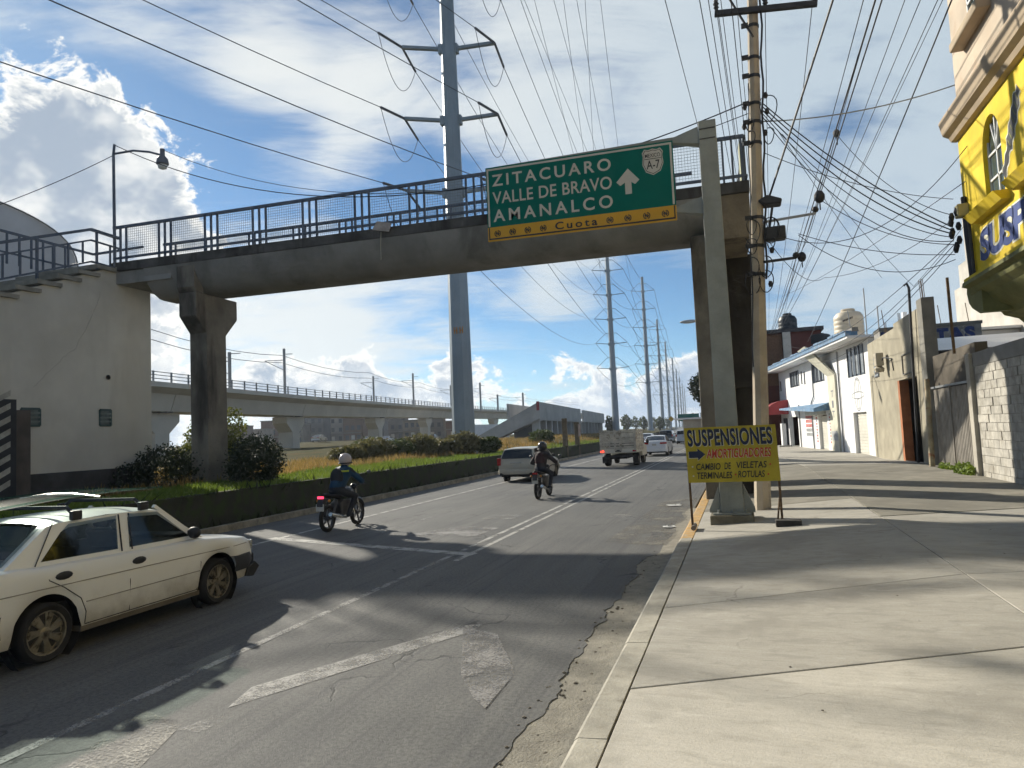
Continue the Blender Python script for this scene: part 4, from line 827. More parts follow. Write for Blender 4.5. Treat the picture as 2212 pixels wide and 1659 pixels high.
# dark red building behind with black tank
rb=thing('red_brick_building','dark red building with pale columns behind the white house','building',(3,66,0))
RB=mat('dark red wall',(.11,.035,.03),.9,.15,1.,.2); 
MB().box((-.6,62.0,0),(6.6,72,9.3)).build('wall',RB,rb); MB().box((-.9,61.7,9.31),(6.8,72.2,9.6)).build('roof_slab',DK,rb)
for x in (1.9,3.95): MB().box((x-.3,61.4,4.),(x+.3,61.98,9.28)).build('column',mat('pale column paint',(.48,.46,.42),.9,.1),rb)
MB().box((2.3,61.9,5),(3.6,61.99,9.2)).build('brick_panel',mat('brown brick',(.16,.085,.05),.9,.25,8.),rb)
bk=at(1705,726,66); tank('water_tank','black water tank on the dark red building',(bk.x,bk.y+1,9.6),.85,2.6,mat('black plastic',(.022,.028,.035),.45,.1,1.,.05))
bk2=at(1768,728,58); tank('water_tank','low black water tank behind the white house roof',(bk2.x,bk2.y,8.2),.9,.9,MATS['black plastic'])
dp=at(1809,712,49); ds=thing('satellite_dish','grey satellite dish on the white house roof edge','satellite dish',(dp.x,dp.y,6.3))
dsh=MB().lathe([(0,.0),(.3,.025),(.5,.07),(.62,.13)],24,(0,0,0)).build('dish',mat('dish grey blue',(.24,.36,.42),.5,.05),ds,local=True,smooth=60); dsh.location=(0,0,1.1); dsh.rotation_euler=(R(78),0,R(-28)); dsh.scale=(.86,.86,.86)
MB().tube([(dp.x,dp.y+.1,6.3),(dp.x,dp.y+.1,7.35)],.035,6).build('mast',GAL,ds); MB().tube([(dp.x,dp.y-.05,7.1),(dp.x-.1,dp.y-.55,7.3)],.02,5).build('feed_arm',GAL,ds)
an=tag(MB().tube([(7.3,50.5,6.3),(7.05,50.4,9.1)],.03,5).build('antenna_mast',GAL),'thin leaning mast beside the cream water tank','mast')
for k,(x,y,z) in enumerate(((6.9,43,9.2),(7.2,41.2,7.9))): tag(MB().tube([(x,y,6.1),(x,y,z)],.035,5).build('antenna_mast',GAL),('tall bare mast on the white house roof','short bare mast near the house corner')[k],'mast')
# ------------------------------------------------------------------ vehicles
TY=mat('tyre rubber',(.022,.021,.02),.9,.2,6.,.3,60.); RIM=mat('dull alloy rim',(.34,.30,.22),.35,.2,8.,.1,metal=.8,stain=(.07,.055,.035),stscale=12,st=(.5,.65)); RIMD=mat('dark wheel centre',(.03,.028,.025),.6,.2); BKP=mat('black plastic trim',(.02,.02,.022),.55,.1,4.,.1); SEAT=mat('dark seat cloth',(.035,.033,.032),.9,.15,20.); CGL=mat('car glass',(.012,.016,.018),.06,.1,1.,0,spec=.6); CHR=mat('bright trim',(.55,.55,.53),.25,.05,metal=.9); TLR=mat('tail lamp red',(.35,.015,.012),.25,.05,1,0); TLO=mat('tail lamp lit',(.6,.03,.02),.25,.05,1,0,emit=((1,.06,.03),1.6)); PLT=mat('number plate',(.45,.44,.40),.5,.1,20.,0); UND=mat('underbody',(.012,.012,.012),.95,.1); WELL=UND
def tglass():
    m=bpy.data.materials.new('clear tinted glass'); m.use_nodes=True; T=NT(m.node_tree); T.n.remove(T.n['Principled BSDF'])
    g=T.new('ShaderNodeBsdfGlossy',{'Roughness':.04}); g.inputs[0].default_value=(.8,.85,.85,1); t=T.n.new('ShaderNodeBsdfTransparent'); t.inputs[0].default_value=(.42,.46,.46,1); x=T.n.new('ShaderNodeMixShader'); x.inputs[0].default_value=.07
    T.l.new(t.outputs[0],x.inputs[1]); T.l.new(g.outputs[0],x.inputs[2]); T.l.new(x.outputs[0],T.n['Material Output'].inputs[0]); return m
TGL=tglass()
def carpaint(name,col,dirt,zd=.55,amt=.75):
    m=bpy.data.materials.new(name); m.use_nodes=True; T=NT(m.node_tree); b=T.n['Principled BSDF']
    tc=T.new('ShaderNodeTexCoord').outputs['Object']; z=T.new('ShaderNodeSeparateXYZ',{0:tc}).outputs[2]
    n=T.noise(tc,3.,6,.6); n2=T.noise(tc,14.,5,.6); h=T.m('ADD',z,T.m('MULTIPLY',T.m('SUBTRACT',n,.5),.5))
    d=T.m('MULTIPLY',T.ss(h,.12,zd,1,0),amt); d=T.m('ADD',d,T.ss(n2,.6,.85,0,.18),clamp=True)
    T.l.new(T.mix(d,c4(col),c4(dirt)),b.inputs['Base Color']); T.l.new(T.ss(d,0,1,.32,.85),b.inputs['Roughness'])
    b.inputs['Coat Weight'].default_value=.25; b.inputs['Coat Roughness'].default_value=.2; return m
def wheel(root,x,y,r,wd,rimr,side,spokes=5,detail=True):
    t=wd/2; mb=MB(); mb.lathe([(rimr,-t*.8),(r*.9,-t),(r*.985,-t*.7),(r,-t*.35),(r,t*.35),(r*.985,t*.7),(r*.9,t),(rimr,t*.8),(rimr*.97,t*.5),(rimr*.97,-t*.5),(rimr,-t*.8)],26 if detail else 14,(0,0,0),'y',cap=False)
    w_=mb.build('wheel',TY,root,smooth=35,local=True); w_.location=(x,y,r)
    rm=MB(); o=side*t; 
    if detail:
        rm.lathe([(rimr,o*.82),(rimr*.93,o*.80),(rimr*.90,o*.35),(rimr*.86,o*.32)],26,(0,0,0),'y',cap=False)
        rm.lathe([(.0,o*.62),(.055,o*.60),(.075,o*.45),(.075,o*.2)],12,(0,0,0),'y')
        for k in range(spokes):
            a=2*math.pi*k/spokes+.3; c,s_=math.cos(a),math.sin(a)
            rm.beam((.05*c,o*.42,.05*s_),(rimr*.9*c,o*.42,rimr*.9*s_),.055,.03,upv=(0,1,0))
            rm.beam((.05*c,o*.38,.05*s_),(rimr*.9*math.cos(a+.28),o*.38,rimr*.9*math.sin(a+.28)),.03,.03,upv=(0,1,0))
    else: rm.lathe([(rimr,o*.7),(rimr*.6,o*.5),(0,o*.55)],12,(0,0,0),'y')
    rm.build('rim',RIM,w_,smooth=35,local=True)
    MB().lathe([(rimr*.9,-.02+o*.1),(rimr*.9,o*.12)],16,(0,0,0),'y').build('brake_disc',RIMD,w_,local=True)
    return w_
def car(name,label,cat,loc,P,rz=R(90),group=None):
    "local x forward, y left; P: profile dictionary"
    t=thing(name,label,cat,loc,rz,group); hw=P['hw']; pm=P['paint']; det=P.get('detail',True)
    xf,xr=P['xf'],P['xr']; ra=P['ra']; wr=P['wr']; ax=P['axles']; sill=P['sill']
    sh=P['shoulder']           # [(x,z)] front to rear top edge of the lower body
    def zsh(x): return float(np.interp(-x,[-a for a,b in sh],[b for a,b in sh]))
    n=70 if det else 40; xs=set(np.linspace(xf,xr,n))
    for a in ax:
        for q in np.linspace(-1,1,17): xs.add(a+ra*q*.999)
    xs=sorted(xs,reverse=True)
    def hwx(x):
        tf=max(0,(x-(xf-.75))/.75); tr=max(0,((xr+.6)-x)/.6); return hw*(1-.13*tf**2.6-.09*tr**2.6)
    def zbot(x):
        z=sill
        if x>xf-.18: z=sill+.10*((x-(xf-.18))/.18)
        if x<xr+.25: z=sill+.12*(((xr+.25)-x)/.25)
        for a in ax:
            dx=abs(x-a)
            if dx<ra: z=max(z,wr+math.sqrt(ra*ra-dx*dx))
        return z
    rows=[]
    for x in xs:
        w_=hwx(x); zb_=zbot(x); zt_=zsh(x); H=zt_-zb_
        crown=.03
        pts=[(.955,0),(.985,.18),(1.0,.45),(1.0,.62),(.992,.78),(.975,.90),(.945,.975),(.90,1.0)]
        half=[(x,w_*a,zb_+H*b) for a,b in pts]+[(x,w_*.5,zt_+crown*.75),(x,0,zt_+crown)]
        rows.append(half+[(p[0],-p[1],p[2]) for p in half[:-1]][::-1])
    mb=MB(); mb.grid(rows); nc=len(rows[0]); mb.add(rows[0],[tuple(range(nc))]); mb.add(rows[-1],[tuple(range(nc))])
    body=mb.build('body',pm,t,smooth=32,local=True)
    MB().box((xf-.12,-hw*.82,sill-.02),(xr+.12,hw*.82,sill+.30)).build('underbody',UND,t,local=True)
    for a in ax:
        MB().lathe([(ra+.02,-hw*.80),(ra+.02,-hw*.93)],24,(a,0,wr),'y',cap=False).build('wheel_well',WELL,t,local=True)
        MB().lathe([(ra+.02,hw*.80),(ra+.02,hw*.93)],24,(a,0,wr),'y',cap=False).build('wheel_well',WELL,t,local=True)
    # greenhouse
    G=P['green']; yb_,yr_=hw*.885,hw*P.get('roofw',.70); zr=max(z for x,z in G); zb0=min(G[0][1],G[-1][1])
    def yof(z,x=0): return yb_+(yr_-yb_)*max(0,min(1,(z-zb0)/(zr-zb0)))
    prof=[]
    for (x0,z0),(x1,z1) in zip(G,G[1:]):
        for q in np.linspace(0,1,5)[:-1]: prof.append((x0+(x1-x0)*q,z0+(z1-z0)*q))
    prof.append(G[-1])
    rows=[]
    for x,z in prof:
        y=yof(z); f_=min(1,(z-zb0)/(zr-zb0)+.001)
        rows.append([(x,y*v,z-(.045*f_*(abs(v)**3))+(.0)) for v in np.linspace(-1,1,13)])
    mb=MB(); op=P.get('open')
    if not op: mb.grid(rows)
    else:
        k0,k1=4,len(rows)-5
        mb.grid(rows[k0:k1+1])
        for seg in (rows[:k0+1],rows[k1:]):
            mb.grid([r_[:2] for r_ in seg]); mb.grid([r_[-2:] for r_ in seg])
        for s_ in (-1,1):
            for poly in op: mb.add([(x,s_*yof(z),z-(.045*min(1,max(0,(z-zb0)/(zr-zb0))) if z>1.29 else 0)) for x,z in poly],[tuple(range(len(poly)))])
    for s_ in (() if op else (0,-1)):
        poly=[r_[s_] for r_ in rows]; mb.add(poly+[(poly[-1][0],poly[-1][1],zb0-.03),(poly[0][0],poly[0][1],zb0-.03)],[tuple(range(len(poly)+2))])
    mb.build('cabin',pm,t,smooth=28,local=True)
    GLX=TGL if P.get('open') else CGL
    def pane(nm,poly,s_,m_=None,o=.006,par=t):
        m_=m_ or GLX
        return MB().add([(x,s_*(yof(z)+o),z) for x,z in poly],[tuple(range(len(poly)))]).build(nm,m_,par,local=True)
    for s_ in (-1,1):
        for poly in P['windows']:
            if det and not op:
                cx_=sum(p[0] for p in poly)/len(poly); cz_=sum(p[1] for p in poly)/len(poly)
                pane('window_seal',[(cx_+(x-cx_)*1.05,cz_+(z-cz_)*1.08) for x,z in poly],s_,BKP,.003)
            pane('window',poly,s_)
    def slope(nm,i0,i1,ins,m_=None):
        m_=m_ or GLX
        (x0,z0),(x1,z1)=G[i0],G[i1]; nx,nz=-(z1-z0),(x1-x0); L=math.hypot(nx,nz); nx,nz=nx/L*.012,nz/L*.012
        if nz<0:nx,nz=-nx,-nz
        rws=[]
        for q in (ins,.35,.65,1-ins):
            x=x0+(x1-x0)*q; z=z0+(z1-z0)*q; f_=min(1,(z-zb0)/(zr-zb0)+.001); y=yof(z)*.93
            rws.append([(x+nx,y*v,z+nz-.045*f_*abs(v*.93)**3) for v in np.linspace(-1,1,9)])
        return MB().grid(rws).build(nm,m_,t,smooth=40,local=True)
    slope('windscreen',0,1,.06); slope('rear_window',len(G)-2,len(G)-1,.08)
    for a in ax:
        for s_ in (-1,1): wheel(t,a,s_*(hw-P['tw']/2-.02),wr,P['tw'],P['rim'],s_,P.get('spokes',5),det)
    ysurf=lambda x,z:hwx(x)*float(np.interp((z-zbot(x))/(zsh(x)-zbot(x)),[0,.18,.45,.62,.78,.9,1],[.955,.985,1,1,.992,.975,.9]))
    if 'bumper' in P:
        zb1,zb2,mf=P['bumper']
        for e,s_ in ((xf,1),(xr,-1)):
            pts=[(e-s_*.50,hwx(e-s_*.50)+.015),(e-s_*.2,hwx(e-s_*.2)+.03),(e-s_*.02,hwx(e)*1.0),(e+s_*.06,hwx(e)*.9),(e+s_*.10,hwx(e)*.5),(e+s_*.11,0)]
            pts+=[(x,-y) for x,y in pts[:-1]][::-1]
            mb=MB(); mb.grid([[(x,y,zb1),(x+s_*.02,y*1.01,(zb1+zb2)/2),(x,y,zb2),(x-s_*.06,y*.95,zb2+.01)] for x,y in pts]); mb.build('bumper',mf,t,smooth=50,local=True)
    for s_ in (-1,1):
        for (x0,z0,x1,z1) in P.get('tail',[]):
            xr_=xr-.015; MB().box((xr_-.02,s_*hw*x0,z0),(xr_+.1,s_*hw*x1,z1)).build('tail_lamp',P.get('tailm',TLR),t,bev=.01,local=True)
    if 'plate' in P: z=P['plate']; MB().box((xr-.06,-.15,z),(xr-.035,.15,z+.13)).build('number_plate',PLT,t,local=True)
    for s_ in (-1,1):
        if 'mirror' in P:
            x,z=P['mirror']; MB().ball((x,s_*(yb_+.10),z),.1,10,sq=(.55,1.,.75)).build('mirror',P.get('mirm',BKP),t,smooth=60,local=True)
        for x,z in P.get('handles',[]):
            y=ysurf(x,z)
            MB().ball((x,s_*(y+.004),z),.1,12,sq=(1.,.14,.42)).build('door_handle',BKP,t,smooth=60,local=True)
        for ln in P.get('seams',[]):
            mb=MB(); mb.tube([(x,s_*(ysurf(x,z)+.003),z) for x,z in ln],.0048,5); mb.build('door_seam',BKP,t,local=True)
        for ln in P.get('creases',[]):
            pts=[(x,s_*(ysurf(x,z)+.003),z) for x,z in [(ln[0][0]+(ln[1][0]-ln[0][0])*q,ln[0][1]+(ln[1][1]-ln[0][1])*q) for q in np.linspace(0,1,16)]]
            MB().tube(pts,.006,5).build('side_crease',mat('dark crease',(.30,.28,.23),.7,.1),t,local=True)  # thin line along the crease, darker than the body paint
    return t
# --- old white saloon in the foreground
CW=carpaint('dusty white paint',(.71,.70,.65),(.20,.165,.11),.60,.75)
saloon=dict(hw=.835,xf=1.97,xr=-2.22,ra=.37,wr=.29,axles=(1.215,-1.215),sill=.24,paint=CW,tw=.19,rim=.215,spokes=7,
 shoulder=[(1.97,.66),(1.92,.74),(1.83,.785),(1.2,.86),(.95,.885),(0,.905),(-1.3,.94),(-1.5,.96),(-2.05,.965),(-2.18,.93),(-2.22,.80)],
 green=[(1.0,.90),(.42,1.345),(.25,1.375),(-.35,1.395),(-.95,1.375),(-1.08,1.35),(-1.62,.955)],roofw=.72,
 windows=[[(.78,.945),(.36,1.30),(-.07,1.325),(-.14,.955)],[(-.30,.96),(-.23,1.325),(-.84,1.31),(-.94,1.24),(-1.22,.98)]],
 open=[[(1.0,.90),(.42,1.345),(.36,1.30),(.78,.945)],[(.42,1.345),(.25,1.375),(-.08,1.385),(-.07,1.325),(.36,1.30)],[(-.07,1.325),(-.08,1.385),(-.24,1.39),(-.23,1.325)],[(-.14,.955),(-.07,1.325),(-.23,1.325),(-.30,.96)],[(-.23,1.325),(-.24,1.39),(-.95,1.375),(-.84,1.31)],[(-.84,1.31),(-.95,1.375),(-1.08,1.35),(-1.62,.955),(-1.22,.98),(-.94,1.24)],[(1.0,.90),(.78,.945),(-.14,.955),(-.30,.96),(-1.22,.98),(-1.62,.955),(-1.6,.89)]],
 bumper=(.36,.56,BKP),mirror=(.74,.99),handles=[(-.10,.80),(-1.06,.82)],tail=[(.62,.68,.95,.90)],plate=.42,
 seams=[[(.82,.88),(.86,.6),(.85,.36),(.80,.27)],[(-.21,.91),(-.24,.6),(-.23,.27)],[(-1.27,.93),(-1.22,.80),(-1.05,.70),(-.86,.55),(-.80,.40),(-.80,.28)],[(1.28,.84),(1.02,.86),(.82,.875)],[(.82,.27),(-.8,.27)]],
 creases=[((1.82,.70),(-2.1,.735)),((.84,.50),(-.8,.50))])
sc_=car('saloon_car','dirty old white saloon car with a roof rack passing in front','car',(-7.47,6.62,0),saloon)
MB().box((.93,-.70,.925),(-1.5,.70,.950)).build('interior_floor',UND,sc_,local=True)
for y in (-.36,.36):
    MB().prism([(-.02,.95),(-.10,1.16),(-.22,1.17),(-.16,.95)],lambda u,v,w:(u,w,v),y-.23,y+.23).build('front_seat',SEAT,sc_,bev=.04,local=True); MB().box((-.13,y-.11,1.19),(-.22,y+.11,1.29)).build('headrest',SEAT,sc_,bev=.03,local=True)
MB().prism([(-.92,.95),(-.98,1.10),(-1.10,1.10),(-1.05,.95)],lambda u,v,w:(u,w,v),-.6,.6).build('rear_seat',SEAT,sc_,bev=.04,local=True)
MB().box((.92,-.66,.951),(.62,.66,.985)).build('dashboard',SEAT,sc_,bev=.02,local=True)
MB().box((.86,-.80,.20),(-.84,.80,.255)).build('sill_panel',mat('muddy sill',(.13,.11,.08),.85,.2,6.),sc_,local=True)
for s_ in (-1,1): MB().beam((1.0,s_*.62,.905),(.43,s_*.51,1.36),.05,.04).build('pillar_trim',CW,sc_,local=True)
for k,x in enumerate((.15,-.75)):
    MB().tube([(x,-.60,1.40),(x,-.5,1.47),(x,.5,1.47),(x,.60,1.40)],.022,6).build('rack_bar',BKP,sc_,local=True)
    for s_ in (-1,1): MB().box((x-.06,s_*.63-.03,1.34),(x+.06,s_*.63+.03,1.44)).build('rack_foot',BKP,sc_,bev=.012,local=True)
for s_ in (-1,1): MB().box((1.95,s_*.45,.60),(1.985,s_*.74,.72)).build('headlamp',CHR,sc_,bev=.01,local=True)
MB().box((1.93,-.40,.60),(1.98,.40,.71)).build('grille',BKP,sc_,local=True)
MB().tube([(-1.9,.45,.98),(-1.97,.47,1.55)],.006,4).build('aerial',BKP,sc_,local=True)
MB().beam((.25,-.3,.96),(.05,-.3,1.2),.07).build('seat_belt',mat('belt tan',(.5,.42,.25),.8,.1),sc_,local=True)
MB().beam((-1.6,.55,.97),(-1.6,-.55,.97),.03).build('window_trim',BKP,sc_,local=True)
for s_ in (-1,1):
    for x0,x1 in ((-.12,-.18),(-.26,-.32)): MB().tube([(x0-.0,s_*(.835*.885+.004),.93),(x0+.07,s_*(.835*.735),1.33)],.008,5).build('pillar_seal',BKP,sc_,local=True)
MB().tube([(-1.30,-.743,.95),(-1.02,-.628,1.34)],.006,5).build('pillar_seal',BKP,sc_,local=True)
MB().box((1.98,-.7,.34),(2.07,.72,.54)).build('bumper_bar',BKP,sc_,bev=.03,local=True)
MB().prism([(1.92,.22),(2.05,.34),(1.96,.42),(1.82,.36),(1.78,.24)],lambda u,v,w:(u,w,v),-.80,-.45).build('torn_bumper_end',BKP,sc_,bev=.01,local=True)
# clear green plastic sheet lashed on the roof
PG=bpy.data.materials.new('green film'); PG.use_nodes=True; T=NT(PG.node_tree); b=T.n['Principled BSDF']; b.inputs['Base Color'].default_value=(.05,.16,.12,1); b.inputs['Roughness'].default_value=.2; tr_=T.n.new('ShaderNodeBsdfTransparent'); tr_.inputs[0].default_value=(.80,.93,.88,1); mx_=T.n.new('ShaderNodeMixShader'); mx_.inputs[0].default_value=.16
T.l.new(tr_.outputs[0],mx_.inputs[1]); T.l.new(b.outputs[0],mx_.inputs[2]); T.l.new(mx_.outputs[0],T.n['Material Output'].inputs[0])
gl=thing('roof_load','bowed green tinted sheet strapped on the saloon roof','sheet',(-7.47,6.6,1.49),R(90))
MB().grid([[(x,y,.02+.07*math.cos(x*1.05)+.012*math.sin(y*6)) for y in np.linspace(-.35,.55,9)] for x in np.linspace(-1.35,.75,18)]).build('film',PG,gl,smooth=60,local=True)
MB().tube([(x,.56,.03+.07*math.cos(x*1.05)) for x in np.linspace(-1.35,.75,14)],.012,5).build('edge',PG,gl,local=True)
MB().tube([(x,-.36,.03+.07*math.cos(x*1.05)) for x in np.linspace(-1.35,.75,14)],.012,5).build('edge',PG,gl,local=True)
MB().tube([(-.4,y,.105-.10*(abs(y)-.2 if abs(y)>.2 else 0)) for y in np.linspace(-.6,.6,10)],.01,5).build('strap',CHR,gl,local=True)
# --- estate car
CE=carpaint('pale gold paint',(.42,.39,.32),(.16,.14,.11),.5,.6)
estate=dict(hw=.86,xf=2.15,xr=-2.25,ra=.36,wr=.31,axles=(1.3,-1.3),sill=.24,paint=CE,tw=.19,rim=.21,
 shoulder=[(2.15,.6),(2.05,.72),(1.2,.90),(0,.93),(-2.0,.96),(-2.2,.95),(-2.25,.75)],
 green=[(1.05,.92),(.35,1.40),(.1,1.44),(-1.0,1.46),(-1.75,1.43),(-1.85,1.40),(-2.18,.95)],roofw=.74,
 windows=[[(.8,.96),(.32,1.36),(-.15,1.38),(-.18,.97)],[(-.26,.97),(-.22,1.38),(-1.0,1.38),(-1.05,.98)],[(-1.13,.98),(-1.08,1.38),(-1.65,1.36),(-1.9,.99)]],
 bumper=(.34,.55,CE),mirror=(.75,1.0),handles=[(-.1,.82),(-1.0,.83)],tail=[(.80,.72,.98,1.02)],plate=.62,seams=[[(-.22,.92),(-.24,.28)]])
wg=car('estate_car','pale gold estate car driving ahead of the dark motorcycle','car',(-9.15,31.,0),estate)
MB().box((-2.27,-.72,.30),(-2.33,.72,.40)).build('lower_trim',BKP,wg,local=True)
MB().box((-2.262,-.25,.80),(-2.275,.25,.83)).build('badge_strip',CHR,wg,local=True)
# --- modern white saloon, behind the truck
CS=carpaint('white pearl paint',(.62,.64,.68),(.35,.34,.33),.35,.4)
modern=dict(hw=.90,xf=2.3,xr=-2.35,ra=.38,wr=.33,axles=(1.38,-1.35),sill=.26,paint=CS,tw=.21,rim=.24,
 shoulder=[(2.3,.6),(2.2,.74),(1.3,.95),(.4,.98),(-1.2,1.03),(-1.6,1.06),(-2.2,1.08),(-2.32,1.0),(-2.35,.75)],
 green=[(1.2,.97),(.35,1.42),(.05,1.46),(-.7,1.46),(-1.0,1.43),(-1.9,1.08)],roofw=.70,
 windows=[[(.9,1.0),(.35,1.38),(-.2,1.41),(-.22,1.03)],[(-.3,1.03),(-.28,1.41),(-.85,1.39),(-1.4,1.08)]],
 bumper=(.34,.60,CS),mirror=(.75,1.03),handles=[(-.1,.88),(-1.0,.90)],tail=[(.45,.86,.97,.98)],plate=.76,seams=[[(-.25,1.0),(-.27,.3)]])
m2=car('saloon_car','white modern saloon car following the stake truck','car',(-5.95,53.4,0),modern)
MB().box((-2.37,-.72,.28),(-2.40,.72,.48)).build('diffuser',BKP,m2,local=True)
# --- people carrier further on
CV=carpaint('silver paint',(.46,.48,.50),(.25,.25,.25),.4,.4)
van=dict(hw=.90,xf=2.2,xr=-2.2,ra=.37,wr=.33,axles=(1.35,-1.3),sill=.26,paint=CV,tw=.2,rim=.22,
 shoulder=[(2.2,.65),(2.05,.85),(1.4,1.02),(0,1.05),(-2.0,1.08),(-2.17,1.06),(-2.2,.8)],
 green=[(1.35,1.04),(.5,1.56),(.2,1.62),(-1.2,1.64),(-1.8,1.60),(-1.88,1.55),(-2.15,1.06)],roofw=.76,
 windows=[[(1.0,1.08),(.5,1.5),(-.1,1.54),(-.12,1.09)],[(-.2,1.09),(-.18,1.54),(-1.0,1.54),(-1.0,1.1)],[(-1.08,1.1),(-1.06,1.54),(-1.7,1.5),(-1.9,1.11)]],
 bumper=(.34,.6,CV),mirror=(.9,1.12),tail=[(.80,.85,.98,1.1)],plate=.75,detail=False)
car('people_carrier','silver people carrier far ahead in the right hand lane','car',(-6.4,86.,0),van)
far=dict(van); far['paint']=carpaint('dark far paint',(.03,.035,.045),(.08,.08,.08),.4,.3)
car('people_carrier','dark people carrier beside the silver one far ahead','car',(-4.0,98.,0),far)
f2=dict(modern); f2['detail']=False; f2['paint']=CS
car('saloon_car','white saloon car at the front of the queue far ahead','car',(-9.6,76.,0),f2)
f3_=dict(far); car('people_carrier','dark people carrier ahead of the white queue car','car',(-9.0,92.,0),f3_)
# cars parked beyond the viaduct
pk=[(690,950,150,CE,'tan'),(838,944,165,CS,'white'),(905,942,175,CV,'silver'),(935,940,185,far['paint'],'dark'),(800,946,160,CS,'white')]
lab=['tan car parked beyond the viaduct, leftmost of the row','white car parked beyond the viaduct beside the second pier','silver car parked beyond the viaduct under the third pier','dark car parked beyond the viaduct, rightmost of the row','white car parked beyond the viaduct left of the second pier']
for (px,py,f_,pm_,_),lb in zip(pk,lab):
    q=at(px,py,f_); P_=dict(modern); P_['detail']=False; P_['paint']=pm_; car('parked_car',lb,'car',(q.x,q.y,terr(q.x,q.y)-.02),P_,R(100),'cars parked beyond the viaduct')
# --- stake truck
TP=carpaint('cream truck paint',(.62,.58,.48),(.25,.21,.15),.6,.5); PLK=mat('whitewashed planks',(.60,.55,.46),.85,.2,3.,.3,30.,stain=(.24,.20,.15),stscale=4,st=(.52,.68),rand=.12)
tk=thing('stake_truck','cream pickup truck with a tall whitewashed plank bed','truck',(-6.45,41.2,0),R(90))
B=lambda nm,a,b,m_,bev=.015,par=tk:MB().box(a,b).build(nm,m_,par,bev=bev,local=True)
B('chassis',(2.4,-.45,.42),(-2.45,.45,.62),UND); B('bed_floor',(.35,-1.0,.74),(-2.5,1.0,.86),TP); B('tailboard',(-2.5,-1.0,.74),(-2.56,1.0,.98),TP)
MB().prism([(2.35,.45),(2.38,.95),(2.1,1.05),(1.45,1.12),(1.05,1.72),(.45,1.74),(.42,.45)],lambda u,v,w:(u,w,v),-.92,.92).build('cab',TP,tk,bev=.05,local=True)
MB().box((.41,-.72,1.18),(.435,.72,1.62)).build('rear_window',CGL,tk,local=True)
for s_ in (-1,1):
    MB().prism([(1.35,1.14),(1.02,1.64),(.55,1.65),(.55,1.14)],lambda u,v,w:(u,w,v),s_*.922,s_*.930).build('window',CGL,tk,local=True)
    MB().ball((1.2,s_*1.12,1.25),.13,8,sq=(.5,.7,1.1)).build('mirror',BKP,tk,local=True); MB().beam((1.2,s_*.92,1.15),(1.2,s_*1.1,1.22),.03).build('mirror_arm',BKP,tk,local=True)
    for k in range(6): B('plank',(.3,s_*1.0-.015,.90+k*.18),(-2.5,s_*1.0+.015,1.045+k*.18+(.01 if k%2 else 0)),PLK,.006)
    for x in (.25,-.65,-1.55,-2.42): B('stake',(x-.04,s_*.955-.03,.86),(x+.04,s_*.955+.03,1.98),PLK,.006)
    B('tail_lamp',(-2.57,s_*.88-.1,.80),(-2.60,s_*.88+.1,.90),TLO if s_>0 else TLR,.01); B('mud_flap',(-2.05,s_*.86-.12,.18),(-2.08,s_*.86+.12,.55),BKP,.005)
rnd=random.Random(3)
for k in range(7):
    z=.99+k*.142
    for a,b in ((-.99,-.18),(-.12,.99)): B('plank',(-2.53,a+rnd.uniform(0,.02),z+rnd.uniform(-.008,.008)),(-2.565,b,z+.118+rnd.uniform(-.01,.012)),PLK,.005)
for y in (-.93,-.15,.15,.93): B('stake',(-2.568,y-.06,.86),(-2.60,y+.06,2.02),PLK,.006)
for y in (-.5,0,.5): B('crossbar',(.28,-.98,.95+.35*(y+.5)),(.31,.98,1.08+.35*(y+.5)),PLK,.005)
B('number_plate',(-2.57,-.17,.80),(-2.585,.17,.93),mat('dark plate',(.09,.09,.08),.6,.2),.004); B('rear_bumper',(-2.5,-.8,.50),(-2.62,.8,.60),BKP)
for x,dy in ((1.55,.78),(-1.35,.80)):
    for s_ in (-1,1): wheel(tk,x,s_*dy,.36,.24 if x>0 else .32,.21,s_,5,False)
B('cargo',(-.2,-.7,.87),(-1.6,.6,1.35),mat('dark cargo',(.05,.05,.05),.9,.3),.05)
